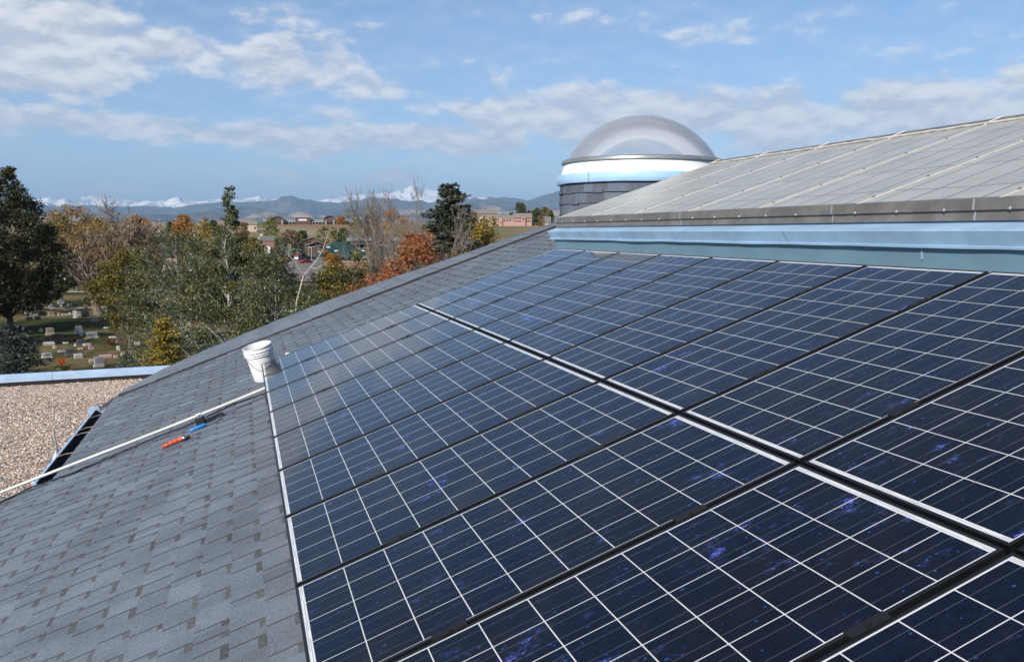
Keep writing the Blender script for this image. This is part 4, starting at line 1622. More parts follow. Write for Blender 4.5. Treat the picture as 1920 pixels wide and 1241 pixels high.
def build_trees():
    # ---- near and middle distance
    tree('broadleaf_tree', 'tall dark green tree at the left edge, darkest and tallest beside the cemetery', 'tree', 8, 98, 318, 215, DARKGREEN, 3, 42000, .15, 190, .14,
         prof_pts=[(0, .55), (.2, .85), (.45, 1.0), (.62, .62), (.8, .42), (1, .16)], bark=(.12, .09, .07), spread=.065)
    tree('cottonwood_tree', 'thin orange brown tree with its leaning trunk rising among the headstones', 'tree', 178, 118, 388, 150, [(.5, (.38, .21, .055)), (.3, (.27, .16, .06)), (.2, (.44, .26, .06))], 8, 5200, .16, 80, .38,
         prof_pts=ROUND, bark=(.17, .13, .10), lean=(-3.0, 0), trunk_r=.5, spread=.075)
    bare_tree('cottonwood_tree', 'nearly leafless grey brown tree spreading behind the cemetery lane, right of the dark tree', 205, 150, 378, 150, 12, (.20, .15, .11), 5, 3)
    tree('broadleaf_tree', 'olive yellow round tree just right of the tall dark tree top', 'tree', 113, 190, 404, 56, OLIVE, 9, 5000, .28, 40, .2, prof_pts=TALL)
    tree('broadleaf_tree', 'orange gold pointed tree below the snowy peak at left', 'tree', 262, 230, 405, 56, ORANGE, 10, 4500, .3, 40, .15, prof_pts=TALL)
    tree('broadleaf_tree', 'bright orange tree behind the white poplar branches', 'tree', 343, 240, 404, 48, ORANGE, 11, 4200, .3, 36, .12, prof_pts=TALL)
    tree('broadleaf_tree', 'small amber tree showing left of the poplar top', 'tree', 385, 300, 409, 36, GOLD, 12, 2500, .32, 26, .1)
    tree('broadleaf_tree', 'tan tree filling the gap behind the leaning cemetery trunk', 'tree', 140, 165, 432, 110, TAN, 14, 7000, .22, 60, .15, prof_pts=ROUND)
    tree('broadleaf_tree', 'rusty tan tree between the leaning trunk and the orange gold tree', 'tree', 228, 175, 425, 90, TAN, 15, 6000, .22, 50, .12, prof_pts=ROUND)
    tree('broadleaf_tree', 'dull orange low tree behind the cemetery at centre left', 'tree', 300, 190, 446, 90, [(.5, (.24, .14, .05)), (.5, (.16, .11, .05))], 16, 6000, .22, 50, .1, prof_pts=BUSH)
    tree('maple_tree', 'green and gold tree with a dark shaded underside at the cemetery edge', 'tree', 235, 84, 470, 135, [(.45, (.07, .085, .018)), (.3, (.16, .13, .02)), (.25, (.26, .17, .025))], 17, 15000, .13, 90, .22, prof_pts=ROUND, spread=.08)
    tree('silver_poplar', 'big silvery green poplar with white limbs and a tall leafy top', 'tree', 425, 55, 352, 330, SILVER, 21, 80000, .070, 230, .06,
         prof_pts=[(0, .75), (.15, .95), (.35, .98), (.50, .72), (.60, .36), (.72, .16), (.86, .09), (1, .03)], bark=(.42, .40, .35), trunk_r=.12, spread=.055, twigs=1, hollow=.25, tpow=1.3)
    tree('silver_poplar', 'lower silvery green poplar at the right, above the roof edge', 'tree', 508, 50, 484, 135, SILVER, 22, 24000, .068, 110, .03,
         prof_pts=BUSH, bark=(.42, .40, .35), spread=.085, trunk_r=.09)
    tree('silver_poplar', 'silvery poplar crown on the left with bare white branch tips', 'tree', 330, 62, 432, 215, SILVER, 23, 26000, .072, 110, .06,
         prof_pts=ROUND, bark=(.42, .40, .35), spread=.075, trunk_r=.11)
    tree('broadleaf_tree', 'leafy dark tree just past the left edge whose shade falls on the headstones', 'tree', -150, 90, 380, 200, DARKGREEN, 71, 9000, .22, 60, .2, prof_pts=ROUND)
    tree('broadleaf_tree', 'olive tree past the left edge near the spruce, shading the near lawn', 'tree', -260, 76, 400, 200, OLIVE, 72, 9000, .2, 60, .25, prof_pts=ROUND)
    tree('silver_poplar', 'low silvery poplar bush hiding the foot of the white forked sapling', 'tree', 552, 44, 560, 90, SILVER, 24, 9000, .062, 50, .0,
         prof_pts=BUSH, bark=(.42, .40, .35), spread=.11, trunk_r=.05)
    # whitish dead sapling, forked
    b, Ht = dims(560, 47, 440)
    root = empty('dead_sapling', place(557, 47))
    tag(root, 'bare white forked sapling sticking up alone before the parking lot', 'tree')
    q = MB()
    sc_ = 47 / F

    def P2(x, y, dy=0.):
        v = ray(x, y) * 47
        bb = place(557, 47)
        return (v[0] - bb.x, v[1] - bb.y + dy, v[2] + H - bb.z)
    q.tube([(0, 0, 0), P2(553, 620), P2(556, 565), P2(563, 540), P2(569, 517)], [.05, .04, .035, .03, .026], 8)
    q.tube([P2(569, 517), P2(580, 505, .3), P2(594, 490, .5), P2(607, 470, .8), P2(615, 450, .9), P2(618, 440, 1), P2(616, 432, 1)], [.024, .021, .019, .015, .011, .008, .004], 7)
    q.tube([P2(569, 518), P2(560, 503, -.3), P2(552, 490, -.5), P2(542, 480, -.6), P2(536, 470, -.6)], [.022, .018, .014, .010, .006], 6)
    q.tube([P2(584, 501, .3), P2(592, 504, .1), P2(600, 500, 0), P2(610, 494, 0), P2(622, 486, .2)], [.018, .015, .012, .009, .004], 5)
    q.tube([P2(603, 477, .7), P2(599, 468, .7), P2(595, 458, .8)], [.012, .008, .004], 5)
    q.tube([P2(540, 476, -.6), P2(541, 466, -.7), P2(538, 458, -.7)], [.01, .006, .003], 5)
    q.build('trunk', mat('bark_white', (.55, .47, .40), .8, var=.2), root)
    conifer('juniper', 'golden olive feathery juniper standing behind the corner of the gravel roof', 300, 44, 596, 125, JUNIPER, 31, 28, .0, .15, 2.4, power=.55, ragged=.3, nper=11)
    conifer('blue_spruce', 'small pale blue spruce by the near headstones', 228, 66, 662, 66, BLUESP, 32, 18, .0, .16, 1.0, ragged=.25)
    conifer('blue_spruce', 'large dark blue green spruce at the left edge below the tall dark tree', 12, 42, 608, 215, [(.5, (.030, .048, .042)), (.3, (.055, .08, .072)), (.2, (.018, .03, .026))], 33, 26, .0, .17, 1.5, power=.6, nper=12)
    conifer('dark_spruce', 'dark ragged spruce, tallest tree on the right, beside the grey bare trees', 845, 60, 347, 185, SPRUCE, 34, 36, .02, .26, 4.0, ragged=.38, droop=.3, power=.5, nper=10)
    bare_tree('bare_tree', 'grey leafless tree with a fine twiggy crown left of the dark spruce', 797, 66, 351, 118, 47, (.20, .165, .135), 5, 4, fine=.7)
    bare_tree('bare_tree', 'grey leafless tree tangled in front of the dark spruce', 838, 57, 400, 120, 45, (.21, .175, .145), 5, 4, fine=.7)
    bare_tree('bare_tree', 'slender leafless tree before the green roofed building, leftmost bare tree on the right', 700, 85, 352, 88, 43, (.17, .14, .115), 5, 4, fine=.4)
    tree('oak_tree', 'rust orange oak with clumped dry leaves below the bare trees', 'tree', 772, 56, 440, 140, RUST, 51, 7000, .11, 75, .2, prof_pts=ROUND, bark=(.16, .12, .09), spread=.06, hollow=.2)
    tree('oak_tree', 'rust orange oak sapling at the roof edge, lower and left of the larger oak', 'tree', 690, 48, 520, 115, RUST, 52, 4800, .09, 50, .1, prof_pts=BUSH, spread=.08)
    tree('maple_tree', 'dark green and yellow bushy maple right of the white sapling', 'tree', 628, 62, 498, 110, OLIVE, 53, 9500, .11, 60, .1, prof_pts=BUSH, spread=.085)
    tree('cottonwood_tree', 'golden yellow willow leaved tree right of the dark spruce', 'tree', 908, 90, 414, 78, [(.5, (.38, .24, .035)), (.3, (.30, .20, .04)), (.2, (.22, .16, .04))], 54, 9000, .14, 60, .1, prof_pts=BUSH, bark=(.2, .16, .12), spread=.08)
    tree('shrub', 'thin tan shrub below the green roof, left one', 'shrub', 690, 95, 472, 50, TAN, 55, 2200, .14, 34, .1, prof_pts=TALL)
    tree('shrub', 'thin olive tan shrub below the green roof, right one', 'shrub', 668, 80, 475, 40, OLIVE, 56, 1800, .13, 30, .1, prof_pts=TALL)
    tree('shrub', 'wide tan leafless looking shrub left of the rust oak', 'shrub', 655, 72, 505, 120, BROWN, 57, 4500, .12, 60, .08, prof_pts=BUSH)
    tree('shrub', 'bright orange shrub at the left corner of the green roofed building', 'shrub', 622, 150, 474, 52, [(.6, (.44, .19, .03)), (.4, (.32, .14, .03))], 58, 3500, .2, 40, .05, prof_pts=BUSH)
    tree('shrub', 'greyish brown shrub mass under the bare trees by the roof edge', 'shrub', 838, 54, 478, 120, BROWN, 59, 6500, .09, 60, .05, prof_pts=BUSH)
    tree('shrub', 'brown scrubby bush at the foot of the yellow tree', 'shrub', 890, 62, 492, 90, [(.5, (.18, .13, .06)), (.5, (.26, .18, .05))], 60, 3500, .1, 40, .05, prof_pts=BUSH)
    tree('shrub', 'low brown hedge bush in front of the parking stalls', 'shrub', 520, 130, 478, 60, BROWN, 61, 2500, .2, 34, .05, prof_pts=BUSH)
    tree('shrub', 'faded green bush left of the parking stalls', 'shrub', 475, 110, 462, 70, OLIVE, 62, 4200, .17, 40, .05, prof_pts=BUSH)
    tree('shrub', 'round brown ornamental grass clump in the cemetery', 'shrub', 195, 86, 636, 16, BROWN, 63, 900, .07, 16, .0, prof_pts=BUSH)
    tree('shrub', 'low dark green bush behind the coping near the blue spruce', 'shrub', 100, 52, 688, 48, GREEN, 64, 2600, .06, 24, .0, prof_pts=BUSH)
    tree('shrub', 'dark bushy thicket at the base of the tall dark tree', 'shrub', 60, 128, 500, 110, DARKGREEN, 65, 6000, .18, 50, .0, prof_pts=BUSH)
    tree('broadleaf_tree', 'dark green low tree shading the middle of the cemetery', 'tree', 110, 140, 468, 90, [(.6, (.05, .06, .02)), (.4, (.12, .10, .04))], 66, 7000, .18, 50, .15, prof_pts=ROUND)
    tree('broadleaf_tree', 'brown thinning tree behind the shaded headstones at far left', 'tree', 25, 118, 520, 110, BROWN, 67, 4200, .16, 50, .25, prof_pts=ROUND)
    tree('broadleaf_tree', 'green tree standing behind the lower poplar, its top at the parking grass', 'tree', 440, 120, 440, 120, [(.5, (.07, .085, .03)), (.5, (.15, .13, .04))], 68, 6500, .2, 50, .15, prof_pts=ROUND)
    # ---- far trees, toward and on the rise
    far = [
        (508, 470, 409, 26, YGREEN, 'yellow green pointed tree standing before the long shopping building'),
        (668, 480, 409, 22, YGREEN, 'yellow green pointed tree left of the slender bare tree'),
        (545, 520, 431, 40, [(.6, (.26, .15, .06)), (.4, (.2, .12, .05))], 'dull orange round tree behind the parking lot conifers'),
        (567, 540, 433, 22, GREEN, 'small green round tree on the slope behind the brown cabins'),
        (614, 500, 425, 52, YGREEN, 'wide green willow behind the brown cabins'),
        (645, 470, 429, 28, GREEN, 'dark green tree between the willow and the green roof'),
        (735, 330, 397, 56, ORANGE, 'pale orange tree showing between the two bare trees'),
        (708, 420, 418, 60, TAN, 'tan thicket tree behind the slender bare tree'),
        (640, 900, 406, 18, ORANGE, 'small bright orange tree on the skyline by the shopping building'),
        (760, 300, 412, 60, TAN, 'tan hazy tree behind the left grey tree'),
        (715, 240, 440, 60, TAN, 'brown leafless looking tree behind the green roof ridge'),
        (810, 260, 430, 60, BROWN, 'brown tree behind the dark spruce trunk'),
        (888, 850, 398, 12, ORANGE, 'tiny orange tree at the left end of the tan hall'),
        (976, 960, 381, 16, GREEN, 'tall narrow green tree behind the pink apartment block'),
        (960, 970, 400, 16, OLIVE, 'low olive tree behind the pink apartment block'),
        (945, 960, 405, 14, GOLD, 'low gold tree between the tan hall and the pink apartments'),
        (1006, 950, 391, 16, GREEN, 'green tree at the right end of the pink apartments'),
        (1021, 940, 390, 18, [(.5, (.28, .17, .04)), (.5, (.1, .1, .03))], 'gold brown tree right of the pink apartments'),
        (1030, 930, 394, 14, OLIVE, 'olive brown tree beside the drum at the end of the skyline row'),
        (995, 970, 396, 18, TAN, 'pale tan tree behind the right end of the pink apartments'),
        (295, 700, 417, 22, TAN, 'tan tree beside the far pink houses at left'),
        (320, 650, 417, 12, GREEN, 'small dark green tree by the far pink houses at left'),
        (400, 640, 414, 18, GREEN, 'small green tree behind the poplar top'),
        (455, 600, 418, 26, TAN, 'tan far tree right of the poplar top'),
        (60, 420, 424, 70, TAN, 'tan far tree line piece behind the tall dark tree'),
        (200, 420, 418, 60, OLIVE, 'olive far tree behind the bare cottonwood'),
        (478, 380, 446, 34, OLIVE, 'olive tree left of the grey roofed house'),
        (470, 300, 455, 40, ORANGE, 'rusty tree left of the white gabled garage'),
        (530, 560, 440, 24, TAN, 'tan slope tree above the conifer pair'),
        (690, 600, 424, 26, TAN, 'tan bush tree on the dry slope under the shopping building'),
        (880, 640, 419, 22, BROWN, 'brown bush tree below the tan hall, left of the yellow tree'),
        (100, 260, 446, 60, ORANGE, 'orange tree behind the olive yellow round tree'),
        (20, 250, 440, 70, DARKGREEN, 'dark far tree behind the tall dark tree'),
    ]
    for i, (x, D, yt, w, pal, lab) in enumerate(far):
        tree('distant_tree', lab, 'tree', x, D, yt, w, pal, 100 + i, 1500, .0011 * D, 24, .08, prof_pts=ROUND, spread=.13, twigs=0, group='trees far behind the cemetery and parking lot')
    cons = [(519, 350, 445, 22, SPRUCE, 'dark conifer at the left of the pair by the white gabled garage'),
            (532, 340, 443, 22, BLUESP, 'bluish conifer at the right of the pair by the white gabled garage'),
            (552, 345, 444, 24, SPRUCE, 'dark green conifer left of the brown cabins'),
            (566, 350, 449, 18, SPRUCE, 'smaller dark conifer touching the brown cabins'),
            (650, 420, 428, 18, GREEN, 'green conifer between the willow and the green roof'),
            (1018, 500, 405, 14, [(.5, (.25, .12, .04)), (.5, (.12, .07, .03))], 'rusty pointed tree left of the drum just above the roof rake'),
            (1012, 480, 412, 22, [(.5, (.28, .14, .05)), (.5, (.14, .08, .03))], 'rusty low bush left of the drum just above the roof rake')]
    for i, (x, D, yt, w, pal, lab) in enumerate(cons):
        conifer('distant_conifer', lab, x, D, yt, w, pal, 200 + i, 14, .0, .0016 * D, .55, group='conifers by the parking lot', nper=7, leafn=18, power=.6)


build_trees()


# ------------------------------------------------------------------ cemetery
def stone_mat(name, col):
    return mat('stone_' + name, col, .6, var=.14, vscale=7, bump=.2, bscale=30)


SM_ = {'grey': (.30, .30, .29), 'light grey': (.38, .38, .36), 'white': (.56, .55, .52), 'pink': (.42, .28, .25), 'brown': (.16, .10, .085),
       'black': (.018, .018, .020), 'dark grey': (.085, .085, .088), 'tan': (.34, .28, .22), 'pale': (.50, .46, .42)}


def headstone(px, py, w, h, colour, shape, label, cat='headstone', rot=None):
    """px, py: where its foot stands in the frame; w, h in frame units"""
    g_, D = gpoint(px, py)
    k = D / F
    w, h = w * k, h * k
    M_ = stone_mat(colour.replace(' ', '_'), SM_[colour])
    face = -math.atan2(g_.x, g_.y) * .5 + (rot if rot is not None else .36)
    nm = {'cross': 'cross', 'urn': 'urn', 'statue': 'statue', 'flat': 'flat_marker', 'obelisk': 'obelisk'}.get(shape, 'headstone')
    e = empty(nm, (g_.x, g_.y, 0), face)
    tag(e, label, {'cross': 'cross', 'urn': 'urn', 'statue': 'statue', 'flat': 'grave marker', 'obelisk': 'obelisk'}.get(shape, cat), 'grave markers in the cemetery')
    t = max(.14, min(.25, w * .22))
    q = MB()
    if shape == 'slab':            # upright slab on a wider base
        bh = min(.22, h * .25)
        q.bevbox(-w / 2, w / 2, -t, t, -.05, bh, .02)
        q.build('base', stone_mat('plinth_' + colour.replace(' ', '_'), tuple(min(.7, c * 1.15) for c in SM_[colour])), e)
        q = MB()
        n = 8
        prof = [(-w * .42, bh), (w * .42, bh)]
        for i in range(n + 1):
            a = i / n
            prof.append((w * .42 - w * .84 * a, h * .93 + h * .07 * math.sin(math.pi * a)))
        q.prism(prof, -t * .6, t * .6, 'y')
        q.build('tablet', M_, e)
        q = MB()
        q.box(-w * .30, w * .30, -t * .6 - .012, -t * .6 + .001, bh + (h - bh) * .22, bh + (h - bh) * .80)
        q.build('carved_panel', stone_mat('carved_' + colour.replace(' ', '_'), tuple(c * .72 for c in SM_[colour])), e)
    elif shape == 'round':
        prof = [(-w / 2, -.05), (w / 2, -.05)]
        for i in range(9):
            a = math.pi * i / 8
            prof.append((w / 2 * math.cos(a), h * .62 + h * .38 * math.sin(a)))
        q.prism(prof, -t * .6, t * .6, 'y')
        q.build('tablet', M_, e)
    elif shape == 'block':
        prof = [(-t, -.05), (t, -.05), (t, h), (-t * .25, h), (-t, h * .55)]
        V = []
        q.prism([(-t, -.05), (t, -.05), (t, h), (-t * .5, h), (-t, h * .6)], -w / 2, w / 2, 'x')
        q.build('tablet', M_, e)
    elif shape == 'flat':
        q.bevbox(-w / 2, w / 2, -.3, .3, -.05, max(.08, h), .015)
        q.build('tablet', M_, e)
    elif shape == 'cross':
        q.box(-w * .30, w * .30, -.14, .14, -.05, h * .12)
        q.box(-.055, .055, -.05, .05, h * .12, h)
        q.box(-w * .5, -.056, -.045, .045, h * .62, h * .76)
        q.box(.056, w * .5, -.045, .045, h * .62, h * .76)
        q.build('cross_body', M_, e)
    elif shape == 'urn':
        q.box(-w * .4, w * .4, -w * .4, w * .4, -.05, h * .3)
        q.lathe([(.01, h * .3), (w * .22, h * .3), (w * .10, h * .42), (w * .18, h * .55), (w * .42, h * .75), (w * .45, h * .9), (w * .30, h * .96), (.01, h)], 14)
        q.build('urn_body', M_, e)
    elif shape == 'statue':
        q.box(-w * .5, w * .5, -w * .5, w * .5, -.05, h * .28)
        q.build('base', M_, e)
        q = MB()
        q.lathe([(.01, h * .28), (w * .30, h * .28), (w * .24, h * .45), (w * .30, h * .66), (w * .34, h * .76), (w * .12, h * .82), (w * .17, h * .88), (w * .17, h * .95), (.01, h)], 14)
        q.build('figure', M_, e)
    elif shape == 'obelisk':
        q.box(-w * .8, w * .8, -w * .8, w * .8, -.05, h * .14)
        q.build('base', M_, e)
        q = MB()
        a, b_ = w * .5, w * .42
        q.add([(-a, -a, h * .14), (a, -a, h * .14), (a, a, h * .14), (-a, a, h * .14), (-b_, -b_, h * .94), (b_, -b_, h * .94), (b_, b_, h * .94), (-b_, b_, h * .94), (0, 0, h)],
              [(0, 1, 5, 4), (1, 2, 6, 5), (2, 3, 7, 6), (3, 0, 4, 7), (4, 5, 8), (5, 6, 8), (6, 7, 8), (7, 4, 8)])
        q.build('shaft', M_, e)
    return e


def flowers(px, py, w, h, pal, label, name='flower_bouquet'):
    g_, D = gpoint(px, py)
    k = D / F
    w, h = w * k, h * k
    rng = np.random.default_rng(int(px * 7 + py))
    e = empty(name, (g_.x, g_.y, 0))
    tag(e, label, 'flowers')
    n = 260
    o = rng.normal(size=(n, 3)) * np.array([w * .26, w * .2, h * .2]) + np.array([0, 0, h * .68])
    V, Fq = leaf_quads(o, .055, rng, .9)
    fast_mesh('blossoms', V, Fq, LEAF, e, tint=pick(pal, n, rng))
    q = MB()
    for i in range(14):
        a = rng.normal(size=3) * np.array([w * .2, w * .15, .02])
        q.tube([(0, 0, 0), (a[0] * .4, a[1] * .4, h * .35), (a[0], a[1], h * .65)], [.008, .006, .004], 4, cap=False)
    q.lathe([(.03, 0), (.06, .0), (.07, h * .25), (.05, h * .25)], 8)
    q.build('stems', mat('stem_green', (.04, .08, .02), .7), e)


def build_cemetery():
    L_ = [  # x, foot y, width, height, colour, shape, label
        (84, 569, 12, 5, 'pink', 'block', 'low pink headstone in the farthest row, left of the tall tree trunk'),
        (114, 569.5, 12, 7, 'grey', 'slab', 'grey headstone in the farthest row, behind the white cross'),
        (95, 580, 9, 10, 'light grey', 'slab', 'light grey upright headstone left of the white cross'),
        (114, 575, 5, 4, 'white', 'round', 'tiny white stone behind the white cross'),
        (161.5, 579.5, 6, 8, 'brown', 'block', 'small reddish brown headstone left of the leaning trunk'),
        (124.5, 583, 6, 9, 'white', 'cross', 'white cross in the sunlit dry grass'),
        (131, 573, 7, 3, 'white', 'flat', 'white flat stone just behind the white cross'),
        (52, 588, 11, 5, 'pale', 'block', 'pale low headstone leftmost in the sunlit row'),
        (64, 592, 14, 7, 'grey', 'slab', 'wide grey headstone left of the big black one'),
        (79, 592, 14, 9, 'black', 'slab', 'big black headstone touching the grey ones in the sunlit row'),
        (96, 592, 12, 8, 'tan', 'slab', 'tan headstone right of the big black one'),
        (55, 600, 12, 6, 'black', 'round', 'low black headstone at the shade line, left of its twin'),
        (70.5, 600, 12, 7, 'black', 'slab', 'low black headstone at the shade line, right of its twin'),
        (110, 592, 4, 5, 'white', 'urn', 'small white urn between the tan headstone and the cross'),
        (121.5, 592, 11, 4, 'tan', 'block', 'long low tan marker below the white cross'),
        (131, 590, 4, 4, 'white', 'round', 'small round white stone right of the low tan marker'),
        (138, 591, 4, 9, 'tan', 'slab', 'narrow tan headstone just left of the white pillar'),
        (141.5, 596, 4, 14, 'white', 'obelisk', 'white pillar monument beside the black upright slab'),
        (147, 592, 8, 8, 'light grey', 'slab', 'light grey headstone hidden behind the white pillar'),
        (160, 594, 12, 11, 'black', 'block', 'black upright slab beside the leaning trunk'),
        (188, 582, 8, 4, 'grey', 'block', 'small grey marker right of the leaning trunk'),
        (201, 584, 4, 8, 'white', 'statue', 'small white statue right of the leaning trunk'),
        (178, 602, 12, 4, 'pink', 'flat', 'low pink marker in the shade right of the leaning trunk'),
        (189, 589, 9, 3, 'pale', 'flat', 'pale flat marker right of the leaning trunk base'),
        (44, 623, 6, 12, 'white', 'statue', 'white figure monument at the left edge of the shaded grass'),
        (37, 623, 7, 4, 'white', 'flat', 'white low stone beside the white figure monument'),
        (77, 622, 6, 7, 'white', 'round', 'small pinkish white stone in the shaded grass'),
        (94, 628, 15, 14, 'tan', 'slab', 'broad tan headstone in the shaded grass'),
        (107, 636, 22, 10, 'brown', 'slab', 'wide dark brown headstone in the deep shade'),
        (148, 626, 14, 16, 'grey', 'slab', 'tall grey headstone on a plinth, centre of the shaded grass'),
        (153, 629, 7, 7, 'white', 'urn', 'white urn at the foot of the tall grey headstone'),
        (172, 634, 22, 12, 'light grey', 'slab', 'large light grey headstone with a white left edge'),
        (187, 632, 4, 3.5, 'white', 'urn', 'tiny white vase right of the large light grey headstone'),
        (211, 633, 11, 2, 'white', 'flat', 'white flat slab marker left of the red brown headstone'),
        (228, 642, 18, 10, 'brown', 'slab', 'red brown wide headstone by the golden juniper'),
        (218, 644, 4, 4, 'white', 'urn', 'white vase left of the red brown headstone'),
        (92, 647, 18, 6, 'pale', 'block', 'pale long low headstone in the left middle of the lawn'),
        (102, 653, 7, 5, 'white', 'urn', 'white planter below the pale long low headstone'),
        (152, 647, 17, 11, 'dark grey', 'slab', 'dark grey headstone flanked by red and yellow flowers'),
        (141, 649, 4, 6, 'white', 'statue', 'small white figure left of the dark grey flowered headstone'),
        (163, 648, 12, 4, 'light grey', 'flat', 'light grey flat base right of the flowered headstone'),
        (151, 655.5, 8, 4, 'pink', 'block', 'small pink marker below the flowered headstone'),
        (171, 654, 10, 6, 'pink', 'slab', 'pink headstone right of the flowered headstone'),
        (222, 657, 5.5, 9, 'white', 'round', 'narrow white upright stone beside the dry patch'),
        (131, 666, 17, 12, 'dark grey', 'slab', 'wide dark grey headstone in the near lawn'),
        (88, 671.5, 19, 11, 'light grey', 'slab', 'light grey wide headstone beside the dark blue spruce'),
        (116, 660, 12, 3, 'grey', 'flat', 'grey flat marker left of the wide dark grey headstone'),
        (164.5, 662, 9, 5, 'brown', 'block', 'low brown marker right of the wide dark grey headstone'),
        (147, 671.5, 14, 9, 'light grey', 'block', 'plain pale grey block headstone in the near lawn'),
        (198, 671, 20, 6, 'pink', 'block', 'long pink headstone behind the big rustic grey one'),
        (217, 671, 7, 5, 'pink', 'block', 'small pink stone left of the pale blue spruce'),
        (237, 667, 18, 8, 'tan', 'block', 'wide tan pink headstone behind the pale blue spruce'),
        (185.5, 688, 18, 20, 'grey', 'slab', 'big rustic grey headstone on a wide plinth, nearest tall one'),
        (172, 680, 9, 7, 'tan', 'block', 'small tan headstone left of the big rustic grey one'),
        (126, 694, 10, 10, 'dark grey', 'round', 'dark rounded headstone under the orange flowers'),
        (114.5, 694, 11, 3.5, 'white', 'flat', 'white flat marker under the orange flowers'),
        (198.5, 700, 10, 8, 'brown', 'round', 'dark brown rounded headstone just behind the coping'),
        (249, 683, 14, 13, 'white', 'slab', 'white headstone between the blue spruce and the juniper'),
        (257, 647, 8, 6, 'white', 'block', 'white stone at the left side of the juniper top'),
        (199, 615, 7, 2, 'white', 'flat', 'white sliver marker in the shade, right side'),
        (123, 644, 8, 2.5, 'pale', 'flat', 'pale flat marker in the middle lawn'),
    ]
    for a in L_:
        headstone(*a)
    flowers(116, 686, 13, 12, [(.6, (.62, .10, .02)), (.4, (.75, .22, .03))], 'orange red bouquet above the white flat marker')
    flowers(126, 700, 14, 7, [(.6, (.70, .22, .04)), (.4, (.75, .5, .06))], 'orange and yellow bouquet just behind the coping')
    flowers(140, 641, 6, 6, [(1, (.5, .05, .03))], 'red flowers left of the dark grey headstone')
    flowers(161, 640, 5, 6, [(1, (.6, .45, .05))], 'yellow flowers right of the dark grey headstone')
    flowers(208, 645, 12, 6, [(1, (.32, .09, .04))], 'dried red plant beside the ornamental grass')
    # lanes through the cemetery
    for nm, pts_, wd, z in (('gravel_lane', [(-60, 577), (60, 577), (140, 577.2), (215, 575), (300, 573)], 2.2, .012), ('cemetery_road', [(-200, 545), (60, 546), (160, 547), (300, 548)], 4.5, .012)):
        V, Fs = [], []
        for i, (x, y) in enumerate(pts_):
            p, _ = gpoint(x, y)
            V += [(p.x, p.y - wd / 2, z), (p.x, p.y + wd / 2, z)]
            if i:
                Fs.append((i * 2 - 2, i * 2, i * 2 + 1, i * 2 - 1))
        tag(fast_mesh(nm, V, Fs, mat('pale_road', (.33, .29, .26), .9, var=.15, vscale=.5)), kind='structure')


build_cemetery()


# ------------------------------------------------------------------ buildings, cars, lamps in the distance
def at_obj(name, label, cat, px, D, group=None, yaw=0.):
    p = place(px, D)
    e = empty(name, p, -math.atan2(p.x, p.y) + yaw)
    tag(e, label, cat, group)
    return e, D / F, p


def zrow(D, y, p):
    return H + ray(960, y)[2] * D - p.z


def gable(q, x0, x1, y0, y1, zb, zt, over=.4, along='x'):
    """gabled roof solid; ridge along x or along y"""
    if along == 'x':
        ym = (y0 + y1) / 2
        q.prism([(y0 - over, zb), (ym, zt), (y1 + over, zb), (y1 + over, zb - .25), (ym, zt - .3), (y0 - over, zb - .25)], x0 - over, x1 + over, 'x')
    else:
        xm = (x0 + x1) / 2
        q.prism([(x0 - over, zb), (xm, zt), (x1 + over, zb), (x1 + over, zb - .25), (xm, zt - .3), (x0 - over, zb - .25)], y0 - over, y1 + over, 'y')


def body(q, x0, x1, y0, y1, z0, z1, zt=None, along='x'):
    q.box(x0, x1, y0, y1, z0, z1)
    if zt:
        if along == 'x':
            q.prism([(y0 + .01, z1 + .001), (y1 - .01, z1 + .001), ((y0 + y1) / 2, zt - .32)], x0 + .01, x1 - .01, 'x')
        else:
            q.prism([(x0 + .01, z1 + .001), (x1 - .01, z1 + .001), ((x0 + x1) / 2, zt - .32)], y0 + .01, y1 - .01, 'y')


def windows(e, xs, y, z0, z1, w, m=None, name='window'):
    for x in xs:
        q = MB()
        q.box(x - w / 2, x + w / 2, y - .05, y + .1, z0, z1)
        q.build(name, m or GLS, e)


GLS = mat('window_glass_dark', (.02, .025, .03), .12, var=.3)


